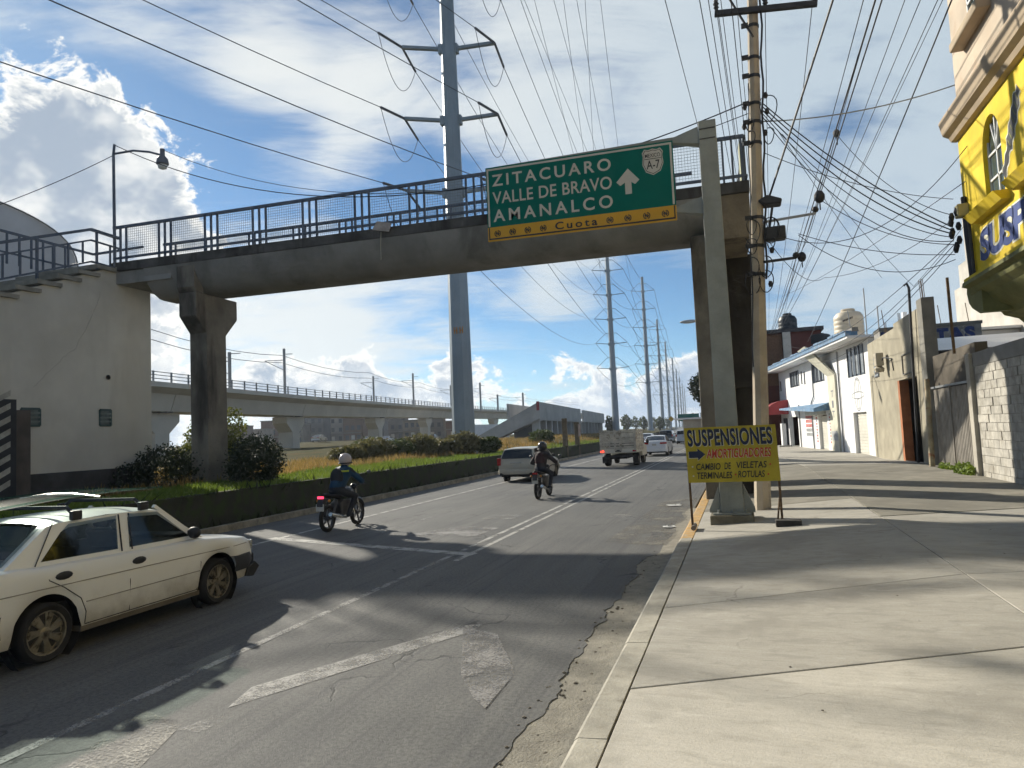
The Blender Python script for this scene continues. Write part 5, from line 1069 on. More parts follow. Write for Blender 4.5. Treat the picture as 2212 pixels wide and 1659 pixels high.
# ------------------------------------------------------------------ motorcycles and riders
def capsule(mb,a,b,ra_,rb_,n=10):
    a=Vector(a);b=Vector(b); d=(b-a); L=d.length; d.normalize()
    pts=[a-d*ra_*.85,a-d*ra_*.5,a,a.lerp(b,.5),b,b+d*rb_*.5,b+d*rb_*.85]; mb.tube(pts,[ra_*.45,ra_*.85,ra_,(ra_+rb_)/2*1.03,rb_,rb_*.85,rb_*.45],n)
def remesh(o,v=.016,sm=3):
    r_=o.modifiers.new('Remesh','REMESH'); r_.mode='VOXEL'; r_.voxel_size=v; r_.use_smooth_shade=True
    s_=o.modifiers.new('Smooth','SMOOTH'); s_.iterations=sm; s_.factor=.5
MBK=mat('motorcycle black',(.015,.015,.018),.35,.15,4.,.05); MGR=mat('engine grey',(.10,.10,.105),.45,.2,8.,.1,metal=.7)
def moto(name,label,loc,tankm,plate=True,rz=R(90),lit=TLR):
    t=thing(name,label,'motorcycle',loc,rz); L=.66
    for x in (L,-L):
        mb=MB(); mb.lathe([(.235,-.035),(.275,-.05),(.30,-.03),(.305,0),(.30,.03),(.275,.05),(.235,.035),(.235,-.035)],24,(0,0,0),'y',cap=False); w_=mb.build('wheel',TY,t,smooth=40,local=True); w_.location=(x,0,.305)
        rm=MB(); rm.lathe([(.24,-.03),(.22,-.03),(.22,.03),(.24,.03)],22,(0,0,0),'y',cap=False); rm.lathe([(.05,-.05),(.05,.05)],10,(0,0,0),'y')
        for k in range(5): a=k*1.2566; rm.beam((0,0,0),(.23*math.cos(a),0,.23*math.sin(a)),.03,.03,upv=(0,1,0))
        rm.build('rim',MGR,w_,local=True)
    for s_ in (-1,1):
        MB().tube([(L,s_*.085,.305),(L-.22,s_*.085,.90)],.024,8).build('fork',CHR,t,local=True); MB().tube([(-L,s_*.09,.305),(-.15,s_*.08,.38)],.022,6).build('swingarm',MGR,t,local=True)
        MB().tube([(-L+.04,s_*.11,.34),(-.42,s_*.11,.70)],.03,8).build('shock',MGR,t,local=True); MB().tube([(-.15,s_*.10,.30),(-.15,s_*.26,.30)],.016,6).build('foot_peg',MGR,t,local=True)
        MB().tube([(.38,s_*.36,1.03),(.44,s_*.46,1.27)],.008,5).build('mirror_stem',MGR,t,local=True); MB().ball((.44,s_*.48,1.29),.065,8,sq=(.35,1.,.65)).build('mirror',MGR,t,smooth=60,local=True)
        MB().ball((-.80,s_*.15,.72),.035,8).build('indicator',mat('amber lens',(.5,.2,.02),.3,.05,1,0),t,smooth=60,local=True)
    MB().tube([(.42,-.38,1.0),(.46,-.2,1.0),(.43,-.08,.93),(.43,.08,.93),(.46,.2,1.0),(.42,.38,1.0)],.014,6).build('handlebar',MGR,t,local=True)
    MB().grid([[(x,w_*math.cos(a),z+h*math.sin(a)) for a in np.linspace(0,6.2832,13)] for x,w_,h,z in ((.42,.03,.04,.84),(.36,.11,.10,.84),(.15,.14,.12,.84),(-.05,.10,.09,.80),(-.10,.04,.05,.78))]).build('fuel_tank',tankm,t,smooth=50,local=True)
    MB().grid([[(x,w_*math.cos(a),z+h*math.sin(a)) for a in np.linspace(0,6.2832,13)] for x,w_,h,z in ((-.03,.06,.03,.78),(-.1,.12,.05,.77),(-.45,.13,.05,.79),(-.72,.12,.05,.83),(-.82,.07,.03,.85))]).build('saddle',BKP,t,smooth=50,local=True)
    MB().prism([(.25,.30),(.30,.66),(-.15,.70),(-.32,.62),(-.25,.32)],lambda u,v,w:(u,w,v),-.14,.14).build('engine',MGR,t,bev=.04,local=True)
    MB().tube([(.25,-.12,.5),(.30,-.14,.32),(-.1,-.15,.27),(-.35,-.16,.32),(-.80,-.17,.42)],[.02,.022,.024,.045,.05],8).build('exhaust',CHR,t,smooth=50,local=True)
    MB().ball((.52,0,.92),.10,10,sq=(.8,1.,1.)).build('headlamp',MBK,t,smooth=60,local=True)
    MB().tube([(.67+.32*math.cos(a),0,.305+.34*math.sin(a)) for a in np.linspace(.4,2.4,8)],.045,6).build('front_mudguard',MBK,t,smooth=50,local=True)
    MB().prism([(-.55,.74),(-.9,.80),(-.98,.62),(-.90,.55),(-.80,.70)],lambda u,v,w:(u,w,v),-.08,.08).build('tail_fairing',MBK,t,bev=.02,local=True)
    MB().box((-.90,-.08,.775),(-.93,.08,.83)).build('tail_lamp',lit,t,bev=.01,local=True)
    MB().box((-.945,-.10,.50),(-.955,.10,.66)).build('number_plate',PLT,t,local=True)
    return t
SKN=mat('skin',(.30,.17,.11),.6,.1)
def rider(name,label,loc,jacket,pants,helm,lean=.12,rz=R(90),bag=None,stripe=None):
    t=thing(name,label,'person',loc,rz)
    hip=Vector((-.24,0,.92)); ch=Vector((-.08+lean,0,1.30)); nk=Vector((-.03+lean,0,1.44)); hd=Vector((.02+lean,0,1.57))
    bodyb=MB(); jk=MB()
    capsule(bodyb,hip,ch,.16,.17,12); capsule(bodyb,ch,nk,.10,.06); bodyb.ball(hd,.105,12,sq=(1.1,.85,1.2)); bodyb.ball(hip,.19,12,sq=(1.,1.05,.8))
    capsule(jk,hip+Vector((0,0,.06)),ch,.175,.19,12); jk.ball(ch+Vector((-.01,0,-.02)),.21,12,sq=(.75,1.05,.85)); capsule(jk,ch+Vector((0,0,.04)),nk,.14,.085)
    for s_ in (-1,1):
        kn=Vector((.20,s_*.24,.74)); an=Vector((-.10,s_*.23,.37)); hj=hip+Vector((0,s_*.09,-.02))
        capsule(bodyb,hj,kn,.105,.075); capsule(bodyb,kn,an,.072,.05); capsule(bodyb,an+Vector((-.05,0,-.03)),an+Vector((.16,s_*.02,-.06)),.048,.038)
        sh_=ch+Vector((0,s_*.19,.07)); el=Vector((.14+lean*.6,s_*.40,1.09)); wr_=Vector((.36,s_*.35,1.04))
        capsule(bodyb,sh_,el,.055,.045); capsule(bodyb,el,wr_,.042,.032); capsule(jk,sh_-Vector((0,s_*.05,0)),el,.082,.066); capsule(jk,el,wr_.lerp(el,.12),.062,.046)
        hb_=MB(); hb_.ball(wr_+Vector((.05,0,-.005)),.045,10,sq=(1.,.95,.6))
        for k in range(4):
            y=wr_.y+(-.03+.02*k); l_=(.035,.042,.04,.03)[k]; p0=Vector((wr_.x+.075,y,wr_.z+.005)); hb_.tube([p0,p0+Vector((.02,0,-.005)),p0+Vector((.025,0,-.03)),p0+Vector((.0,0,-.03-l_*.4))],.0095,6)
        p0=Vector((wr_.x+.03,wr_.y-s_*.035,wr_.z-.015)); hb_.tube([p0,p0+Vector((.02,-s_*.015,-.015)),p0+Vector((.045,-s_*.008,-.028))],.011,6)
        hb_.build('hand',SKN if not bag else BKP,t,smooth=60,local=True)
    b_=bodyb.build('body',pants,t,local=True); remesh(b_); j_=jk.build('jacket',jacket,t,local=True); remesh(j_)
    h_=MB(); h_.ball(hd+Vector((0,0,.035)),.158,16,sq=(1.12,.93,1.02)); ho=h_.build('helmet',helm,t,smooth=60,local=True)
    MB().grid([[(hd.x+.183*math.cos(a)*c,hd.y+.150*math.sin(a)*c,hd.z+.01+z) for z,c in ((-.05,.93),(.0,1.0),(.06,.97))] for a in np.linspace(-1.2,1.2,11)]).build('visor',CGL,ho,smooth=60,local=True)
    MB().tube([(hd.x+.158*1.06*math.cos(a),hd.y+.150*math.sin(a),hd.z-.045) for a in np.linspace(0,6.2832,20)],.018,6).build('helmet_rim',BKP,ho,local=True)
    if bag:
        g_=MB(); g_.ball((-.30+lean*.5,0,1.20),.2,12,sq=(.55,.85,1.15)); g_.build('backpack',bag,t,smooth=60,local=True)
    if stripe: MB().tube([(-.12+lean+.235*math.cos(a)*.80,.225*math.sin(a),1.345) for a in np.linspace(math.pi*.62,math.pi*1.38,12)],.022,6).build('reflective_band',stripe,t,local=True)
    return t
moto('motorcycle','black motorcycle beside the stop line, red tail light glowing',(-9.13,14.95,0),MBK,lit=mat('tail lit pink',(.7,.05,.1),.3,0,1,0,emit=((1,.05,.12),1.2)))
rider('person','rider in blue jacket and white helmet on the black motorcycle',(-9.13,14.95,.0),mat('blue jacket',(.006,.042,.09),.7,.15,6.,.1),mat('dark trousers',(.018,.022,.03),.85,.15),mat('white helmet',(.46,.40,.39),.3,.08,3.,0),.16,bag=mat('dark backpack',(.022,.025,.032),.85,.2),stripe=mat('hi vis yellow',(.45,.55,.04),.6,.05))
moto('motorcycle','small dark motorcycle with number plate in the middle lane',(-6.08,21.85,0),mat('maroon tank',(.05,.02,.02),.35,.1))
rider('person','rider in dark jacket and black helmet on the small motorcycle',(-6.08,21.85,.0),mat('plum jacket',(.035,.03,.035),.8,.2,6.),mat('navy trousers',(.018,.024,.04),.85,.15),mat('black helmet',(.05,.05,.055),.22,.1,3.,0),.05,stripe=None,bag=mat('maroon bag',(.045,.02,.025),.85,.2))
# ------------------------------------------------------------------ steel transmission towers
TS=mat('galvanised tower steel',(.24,.285,.32),.5,.1,.3,.06,8.,metal=.3,stain=(.185,.225,.255),stscale=.5,st=(.5,.75)); INS=mat('insulator grey',(.06,.065,.08),.5,.1)
ADIR=Vector((.955,.296,0))
def tower(label,x,y,zb_,levels,hgt=47,big=False,r0_=.93):
    t=thing('transmission_tower',label,'power tower',(x,y,zb_),0,'steel transmission towers along the median'); n=12
    MB().lathe([(r0_,zb_),(r0_*.97,zb_+.01),(r0_*.50,zb_+hgt)],n,(x,y,0)).build('pole',TS,t,smooth=20 if not big else None)
    MB().lathe([(r0_*1.35,zb_-.6),(r0_*1.35,zb_+.05)],n,(x,y,0)).build('base_flange',TS,t)
    c=Vector((x,y,0)); tips=[]
    for i,z in enumerate(levels):
        r_=r0_*(1-.5*(z-zb_)/hgt)
        for s in (-1,1):
            a=c+ADIR*s*r_*.9+Vector((0,0,z)); b=c+ADIR*s*(3.25 if big else 3.75)+Vector((0,0,z+.28)); tips.append(b)
            MB().beam(a,b,.28 if big else .17,.20 if big else .14).build('arm',TS,t); MB().box((a.x-.2,a.y-.2,z-.35),(a.x+.2,a.y+.2,z+.3)).build('arm_bracket',TS,t)
            if not big:
                for dz in (2.6,): 
                    q=c+ADIR*s*1.25+Vector((0,0,z+dz)); MB().beam(c+Vector((0,0,z+dz)),q,.14,.12).build('stub_arm',TS,t); MB().tube([q,b+Vector((0,0,.05))],.045,5).build('insulator',INS,t)
    return t,tips
def catpts(a,b,sag,n=18):
    a=Vector(a);b=Vector(b); return [a.lerp(b,q)-Vector((0,0,4*sag*q*(1-q))) for q in np.linspace(0,1,n)]
def cable(a,b,sag,r_,label,group,n=16,m_=None,name='cable',cat='cable'):
    return tag(MB().tube(catpts(a,b,sag,n),r_,5).build(name,m_ or CB,smooth=60),label,cat,group)
LINE=mat('conductor aluminium',(.07,.075,.09),.6,0,1,0)
T1=(-17.85,44.75); lv1=[18.85,24.0,29.15,34.3,39.4]
pos=[(T1[0],T1[1],1.35)]+[(p.x,p.y,1.6) for p in (at(1330,905,168),at(1405,915,226),at(1432,912,318),at(1447,912,404),at(1460,908,500),at(1467,906,600),at(1473,905,700),at(1478,904,800),at(1482,903,900))]
lbs=['nearest thick steel tower rising past the green sign','second steel tower from the camera, right of the ramp','third steel tower from the camera','fourth steel tower from the camera','fifth steel tower from the camera','sixth steel tower from the camera']+['tiny steel tower at the far end of the row']*4
TT=[]
for i,(x,y,z) in enumerate(pos):
    TT.append(tower(lbs[i],x,y,z,lv1 if i==0 else [q+1 for q in (15.4,21.3,27.2,33.1,39.0,44.9)],41.5 if i==0 else 49,i==0,.81 if i==0 else .85))
t1,tips=TT[0]
fnum=MB()
for dx in (-.3,.12):
    fnum.box((T1[0]+.22+dx-.03,T1[1]-.80,8.9),(T1[0]+.22+dx+.03,T1[1]-.77,9.35)); fnum.box((T1[0]+.22+dx+.15,T1[1]-.80,8.9),(T1[0]+.22+dx+.21,T1[1]-.77,9.35)); fnum.box((T1[0]+.22+dx+.03,T1[1]-.80,9.08),(T1[0]+.22+dx+.15,T1[1]-.77,9.14))
fnum.build('number_marking',mat('orange stencil',(.45,.2,.03),.7,.1),t1)
G1='high voltage lines strung between the steel towers'
T0=Vector((-37.8,-60,0)); 
for k,b in enumerate(tips):
    bk_=Vector((T0.x,T0.y,0))+Vector((b.x-T1[0],b.y-T1[1],b.z+.5)); nx=TT[1][1][k+2] if k+2<len(TT[1][1]) else TT[1][1][-1]
    d1=(bk_-b).normalized(); d2=(nx-b).normalized(); s1=b+d1*2.6-Vector((0,0,.22)); s2=b+d2*2.6-Vector((0,0,.55))
    MB().tube([b,s1],.09,6).build('insulator',INS,t1); MB().tube([b,s2],.09,6).build('insulator',INS,t1)
    MB().tube(catpts(s1,s2,2.6,14),.022,5).build('jumper_loop',LINE,t1)
    cable(s1,bk_,3.2,.026,'high voltage line running overhead past the nearest steel tower',G1,20,LINE,'power_line','power line'); cable(s2,nx,3.4,.026,'high voltage line running overhead past the nearest steel tower',G1,20,LINE,'power_line','power line')
for i in range(1,6):
    for k,(a,b) in enumerate(zip(TT[i][1],TT[i+1][1])): cable(a,b,2.6,.032+.012*i,'far high voltage line between receding steel towers','far high voltage lines',10,LINE,'power_line','power line')
t2t=TT[1][1]
for k,x in enumerate((1150,1164,1207,1221,1252,1264,1300)):
    a=at(x,0,66); b=Vector(t2t[-1-(k%6)])+Vector((2.,0,.3*k-1)); a2=a+(a-b)*.7; cable(a2,b,2.2,.022,'parallel power line crossing high above the green sign','parallel power lines above the sign',20,LINE,'power_line','power line')
# ------------------------------------------------------------------ street cables
G2='street cables converging down the avenue'; L2='dark street cable running away above the pavement'
far_=lambda x,y=728:at(x,y,60)
for xa,fa,xb,r_,sg_ in ((1880,12,1664,.017,.3),(1890,12,1667,.014,.4),(1850,13,1662,.009,.5),(1868,13,1668,.008,.7),(1962,13,1668,.008,.6),(1988,13,1672,.008,.8),(2012,13,1676,.007,.5),(1925,12,1672,.007,.7),(1515,13,1645,.009,.4),(1534,13,1648,.008,.5),(1548,13,1650,.007,.5),(1560,13,1652,.007,.6),(1580,13,1655,.009,.4),(1592,13,1656,.007,.7),(1443,14,1630,.008,.4)):
    a=at(xa,0,fa); b=far_(xb); cable(a+(a-b)*.35,b,sg_,r_,L2,G2)
a=at(2043,0,12); b=at(1745,738,48); cable(a+(a-b)*.3,b,.3,.014,L2,G2)
a=at(1797,0,12.5); b=Vector((ux(6.7)+.25,15.5,6.72)); cable(a+(a-b)*1.5,b,.05,.022,'thick black cable dropping to the box on the utility pole',None)
for x,z in ((.08,11.1),(1.05,10.98),(2.0,10.9)): cable((x,15.45,z),far_(1656+4*x,722),.9,.009,L2,G2); cable((x,15.45,z),(x+.6,-25,11.5),.6,.009,L2,G2)
G3='service cables from the utility pole to the yellow corner'; L3='black service cable sagging from the utility pole to the yellow corner'
for k in range(5): cable((ux(8.7)+.15,15.5,8.75-.08*k),(X0-.25,15.95,5.75-.07*k),(.22,.30,.42,.55,.75)[k],.013 if k<3 else .009,('uppermost','second from top','middle','second from bottom','lowest, slackest')[k]+' of the five cables from utility pole to yellow corner',G3)
cable((ux(8.6)+.12,15.5,8.35),at(2260,100,14.6),.35,.013,'pale twisted cable from the utility pole across to the beige wall',None,24,GAL)
cable((ux(8.9)-.12,15.55,8.85),(-18.98,17.74,12.08),1.9,.014,'upper cable from the utility pole to the bridge street lamp',None,30); cable((ux(8.9)-.12,15.55,8.6),(-17.3,18.05,11.75),1.6,.009,'lower cable from the utility pole to the bridge street lamp',None,30)
cable((-18.99,17.74,11.75),at(-260,520,21),.25,.012,'thin cable leaving the bridge street lamp to the left',None)
G4='thin crossing cables between the pole and the yellow corner'; L4='thin slack cable crossing between pole and buildings'
C1=Vector((X0-.25,15.95,5.4)); hr=Vector(hf(9,6.5,.6))
for a,b,s in ((at(1679,280,16),at(1905,600,30),.1),(C1,hr,.8),(C1+Vector((0,0,-.1)),Vector(hf(14,6.5,.5)),1.2),(C1+Vector((0,0,.1)),at(1700,745,58),1.0),(C1,at(1770,430,15.9),.25),(C1+Vector((0,0,-.2)),at(1725,505,15.8),.15),(C1+Vector((0,0,-.3)),at(1725,508,15.8),.5),(at(1807,290,18),C1+Vector((0,0,.6)),.35),(at(1807,290,18),at(1768,415,15.9),.05),(Vector((X0,15.8,6.6)),at(1690,640,40),.2),(Vector((X0,15.5,7.2)),at(1660,500,15.8),.9),(at(1975,620,27.2),at(1690,290,16),.15),(at(2059,430,16.5),at(1650,330,15.6),.2),(at(1974,618,27.2),at(2200,330,16),.1),(at(1727,520,15.8),at(1690,690,45),.1),(at(1770,430,15.9),at(1735,535,20),.1),(at(1735,560,18),at(1690,660,45),.1),(at(1660,520,15.5),at(1780,600,24),.4),(at(1780,600,24),at(2050,480,17),.3)): cable(a,b,s,.008,L4,G4,20)
for k,(px,py,f_) in enumerate(((1770,425,15.9),(1732,555,20),(1807,288,18))):
    q=at(px,py,f_); o=MB(); o.ball(q,.12 if k<2 else .09,10,sq=(1,.8,1.25)); o.tube([q,q-Vector((0,0,.3))],.015,5); tag(o.build('splice_bundle',DK,smooth=60),('knot of cable spools at the end of the pole arm','round black splice case hanging on the street cables','loop of slack wire tied on the street cables')[k],'splice')
# ------------------------------------------------------------------ rail viaduct
VC=mat('viaduct concrete',(.54,.49,.41),.88,.08,.25,.12,6.,stain=(.46,.415,.34),stscale=.3,st=(.5,.8)); VR=mat('viaduct rail grey',(.22,.235,.25),.6,.1)
vd=thing('rail_viaduct','long beige concrete railway viaduct on hammerhead piers','viaduct',(-70,110,0))
V=[(-46,-25,5.9),(-50.5,0,5.9),(-55,30,5.95),(-59.2,60,6.0),(-63.6,90,6.05),(-70.2,128,6.5),(-77.5,167.6,7.1),(-83,206,7.5),(-86,245,7.8),(-86,285,8.0),(-84,330,8.2),(-80,380,8.3)]
V=[Vector(v) for v in V]; sec=[(-4.3,2.55),(-4.3,2.25),(-2.7,1.75),(-2.1,0),(2.1,0),(2.7,1.75),(4.3,2.25),(4.3,2.75),(4.05,2.75),(4.05,2.5),(-4.05,2.5),(-4.05,2.75)]
def vpt(a,d,u,z): n=Vector((d.y,-d.x,0)).normalized(); return a+n*u+Vector((0,0,z))
edge=[]
for a,b in zip(V,V[1:]):
    d=(b-a).normalized(); e=d*.06; mb=MB(); P0=[vpt(a+e,d,u,z) for u,z in sec]; P1=[vpt(b-e,d,u,z) for u,z in sec]; n=len(sec)
    mb.add(P0+P1,[tuple(range(n)),tuple(range(n,2*n))]+[(i,(i+1)%n,n+(i+1)%n,n+i) for i in range(n)]); mb.build('girder',VC,vd)
    L=(b-a).length; k=int(L/2.6); pm_=MB().box((-.07,-.07,0),(.07,.07,1.05)).mesh('railing_post',VR)
    for i in range(k): link('railing_post',pm_,vd,vpt(a.lerp(b,i/k),d,4.18,2.75))
    for z in (3.05,3.4,3.72): MB().beam(vpt(a,d,4.18,z),vpt(b,d,4.18,z),.07,.07).build('railing',VR,vd)
    MB().beam(vpt(a,d,-4.18,3.5),vpt(b,d,-4.18,3.5),.06,.5).build('far_railing',VR,vd)
for i,v in enumerate(V[1:-1],1):
    d=(V[i+1]-V[i-1]).normalized(); g_=.3 if v.y<150 else .8; h=v.z-.12
    pr_=[(-1.15,g_),(1.15,g_),(1.15,h-2.2),(2.9,h-.9),(2.9,h),(-2.9,h),(-2.9,h-.9),(-1.15,h-2.2)]
    def pf(u,z,w,v=v,d=d): q=vpt(Vector((v.x,v.y,0)),d,w,z)+d*u; return q
    MB().prism(pr_,pf,-1.1,1.1).build('pier',VC,vd)
    for w in (-1.6,1.6): MB().prism([(-.5,h),(.5,h),(.5,h+.117),(-.5,h+.117)],pf,w-.4,w+.4).build('bearing',DK,vd)
def mast(px,pyt,pyb,f_,k):
    b=at(px,pyb,f_); t_=at(px-1.5,pyt,f_); t=thing('catenary_mast',k,'mast',tuple(b),0,'catenary masts on the viaduct'); r_=f_/700*.9
    MB().tube([b,(b.x,b.y,t_.z)],[.20*max(1,f_/150)]*2,6).build('mast_pole',VR,t)
    z=b.z+(t_.z-b.z)*.78; d=Vector((-.3,.95,0)); s=Vector((.95,.3,0))
    MB().beam((b.x,b.y,z),Vector((b.x,b.y,z))+s*-3.,.10,.10).build('bracket',VR,t); MB().beam((b.x,b.y,z-1.6),Vector((b.x,b.y,z))+s*-3.,.09,.09).build('bracket_brace',VR,t); MB().beam((b.x,b.y,z+.9),Vector((b.x,b.y,z+.9))+s*1.3,.1,.1).build('bracket',VR,t)
ml=['nearest catenary mast on the viaduct, left of the steel tower','tallest masts pair on the viaduct, left one','tallest masts pair on the viaduct, right one','catenary mast just left of the nearest steel tower','catenary mast just right of the nearest steel tower','second catenary mast right of the steel tower','catenary mast above the concrete ramp','catenary mast half hidden beside the footbridge pier']
for (px,a,b,f_),l in zip(((616,752,866,108),(808,812,874,165),(894,806,876,180),(975,832,878,200),(1039,826,886,215),(1076,852,888,235),(1131,848,892,260),(497,760,850,85)),ml): mast(px,a,b,f_,l)
for z in (9.2,8.1):
    pts=[]
    for v,w_ in zip(V[2:],V[3:]): pts+=catpts(v+Vector((-1,0,z)),w_+Vector((-1,0,z)),.7,6)[:-1]
    tag(MB().tube(pts,.04,4).build('contact_wire',LINE),('upper railway contact wire along the viaduct' if z>9 else 'lower railway contact wire along the viaduct'),'power line')
# ------------------------------------------------------------------ concrete ramp structure in the median
RPC=mat('ramp concrete',(.46,.44,.41),.9,.12,.5,.2,10.,stain=(.37,.355,.325),stscale=.5,st=(.5,.75),streak=True)
rp=thing('concrete_ramp','grey concrete overpass with a slanting stair ramp in the median','overpass',(-27,110,0))
A=Vector((-25.5,91.5,0)); Bp=Vector((-33.5,182.5,0)); dr=(Bp-A).normalized(); nr=Vector((dr.y,-dr.x,0))
def rpf(s,z,w): q=A+dr*s-nr*w; return (q.x,q.y,z)
def slab(name,s0,s1,z0,z1,w0,w1,m_,par=rp): return MB().hexa([rpf(s0,z0,w0),rpf(s1,z0,w0),rpf(s1,z0,w1),rpf(s0,z0,w1)],[rpf(s0,z1,w0),rpf(s1,z1,w0),rpf(s1,z1,w1),rpf(s0,z1,w1)]).build(name,m_,par)
for k in range(8):
    s0=k*5.4; slab('parapet_panel',s0+.06,s0+5.34,3.9,6.15,0,.3,RPC)
for k in range(8): s0=47+k*5.4; slab('parapet_panel',s0+.06,s0+5.34,3.9,6.1,0,.3,RPC)
slab('deck',0,44,3.7,3.88,0,4.5,RPC); slab('deck',47,91,3.7,3.88,0,4.5,RPC); slab('parapet_panel',.0,44,3.9,6.1,4.2,4.5,RPC)
for k in range(10): slab('column',.3+k*5.,1.2+k*5.,.6,3.69,.2,1.2,RPC)
for k in range(7): slab('column',50+k*6.,51+k*6.,.6,3.69,.2,1.2,RPC)
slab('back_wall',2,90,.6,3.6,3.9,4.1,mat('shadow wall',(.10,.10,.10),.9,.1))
MB().prism([(0,6.15),(0,3.9),(7.2,.9),(9.6,.9),(9.0,1.7)],lambda u,v,w:rpf(w,v,u),-.02,-.32).build('stair_panel',RPC,rp); MB().prism([(0,6.15),(0,3.9),(7.2,.9),(9.6,.9),(9.0,1.7)],lambda u,v,w:rpf(w,v,u),2.2,2.5).build('stair_panel',RPC,rp); MB().prism([(.1,4.),(.1,3.6),(8.2,.9),(9.2,.9)],lambda u,v,w:rpf(w,v,u),-.0,2.2).build('stair_slab',RPC,rp)
slab('red_post',-.36,-.05,5.0,6.2,.0,.35,mat('faded red',(.32,.05,.05),.8,.1))
# ------------------------------------------------------------------ vegetation
LF=foli('leaf green',(.09,.12,.028),(.05,.07,.018),1.5,.3); LF2=foli('dark leaf',(.03,.045,.02),(.018,.028,.012),2.,.15); LFY=foli('sunny leaf',(.17,.18,.035),(.08,.10,.025),1.5,.4); LFB=foli('olive bush leaf',(.19,.17,.065),(.10,.10,.04),1.5,.35); BARK=mat('bark',(.06,.045,.035),.95,.3,6.,.5)
def shrub(name,label,base,blobs,n,size,m_,cat='shrub',group=None,seed=1,trunk=None):
    t=thing(name,label,cat,base,0,group); g_=random.Random(seed); st=MB(); b=Vector(base)
    for c,r_ in blobs[:6]: st.tube([b+Vector((g_.uniform(-.08,.08),g_.uniform(-.08,.08),0)),b.lerp(Vector(c),.5)+Vector((g_.uniform(-.1,.1),0,0)),Vector(c)],[.04,.03,.015] if not trunk else [trunk,trunk*.7,trunk*.3],6)
    st.build('trunk',BARK,t); leafmesh('crown',blobs,n,size,m_,t,off=base,seed=seed); return t
shrub('clipped_bush','dark round clipped bush right of the footbridge pier','',None,0,0,None) if False else None
shrub('round_bush','dark round clipped bush beside the footbridge pier',(-14.5,18.75,.85),[((-14.5,18.75,1.55),(.90,.9,.88)),((-14.6,18.7,1.3),(.85,.8,.6))],6500,.05,LF2,'bush',None,2)
shrub('leafy_bush','tall sunlit bush between the stair block and the footbridge pier',(-17.6,20.4,.85),[((-17.6,20.4,2.1),(.95,.9,1.1)),((-17.0,20.6,2.7),(.6,.6,.75)),((-18.3,20.2,1.5),(.8,.7,.8)),((-16.7,20.2,1.5),(.7,.7,.8))],6500,.06,LFY,'bush',None,3)
shrub('dark_bush','dark bush at the foot of the stair block wall',(-17.4,18.2,.85),[((-17.9,18.6,1.4),(1.1,.9,.85)),((-16.9,18.7,1.3),(.9,.8,.7)),((-18.6,18.0,1.2),(.7,.7,.5))],6500,.05,LF2,'bush',None,13)
shb=[((-19.9,33.2),1.0,.7),((-19.3,34.9),1.2,.95),((-18.8,36.6),1.1,.85),((-18.2,38.2),1.2,1.05),((-17.6,39.8),.9,.75),((-20.7,36.9),1.1,1.0)]
for k,((x,y),r_,h) in enumerate(shb): shrub('field_shrub',('nearest wild shrub at the left end of the thicket','second wild shrub from the left end of the thicket','middle wild shrub in the thicket','large wild shrub right of the thicket middle','rightmost wild shrub of the thicket near the steel tower','wild shrub standing behind the thicket row')[k],(x,y,.85),[((x,y,.85+h*.6),(r_,r_,h*.75)),((x+.5,y-.3,.85+h*.8),(r_*.6,r_*.6,h*.6)),((x-.5,y+.4,.85+h*.4),(r_*.7,r_*.6,h*.5))],2600,.10,(LFB,LFB,LF)[k%3],'shrub','wild shrubs in the thicket',k+20)
for k,(x,y,r_,h,l) in enumerate(((-16.2,40.3,1.15,1.0,'olive shrub hiding the foot of the nearest steel tower'),(-14.9,41.2,.8,.7,'small shrub right of the nearest steel tower foot'),(-18.6,41.2,1.0,.75,'shrub left of the nearest steel tower foot'),(-17.2,62,1.2,1.0,'small shrub below the slanting ramp'))): shrub('field_shrub',l,(x,y,.95),[((x,y,1.0+h*.6),(r_,r_,h*.7)),((x+.4,y,1.+h*.7),(r_*.6,r_*.6,h*.6))],1800,.11,(LFB,LF)[k%2],'shrub',None,k+40)
q=at(1522,862,48); shrub('roadside_tree','dark leafy tree half hidden by the footbridge pier',(q.x,q.y,.2),[((q.x,q.y,4.6),(1.0,1.,1.)),((q.x+.5,q.y,3.8),(.9,.9,.9))],1800,.14,LF2,'tree',None,60,.12)
FT=[]
for k,(px,f_,h) in enumerate(((1318,170,4.2),(1352,240,6),(1372,300,6),(1390,240,5),(1412,340,6),(1425,230,4.5),(1440,370,6),(1262,280,5),(1290,320,6),(1500,170,4))):
    q=at(px,915,f_); s=h/3.2; shrub('distant_tree','distant dark tree on the skyline, %s'%('beside the second steel tower','left of the third steel tower','touching the third steel tower','right of the third steel tower','behind the car queue','above the white saloon queue','far along the avenue','behind the ramp end','left of the second steel tower','near the green far sign')[k],(q.x,q.y,1.),[((q.x,q.y,1+h*.55),(s,s,h*.42)),((q.x+s*.5,q.y,1+h*.45),(s*.7,s*.7,h*.3))],420,.42,LF,'tree','distant trees on the skyline',70+k,.25)
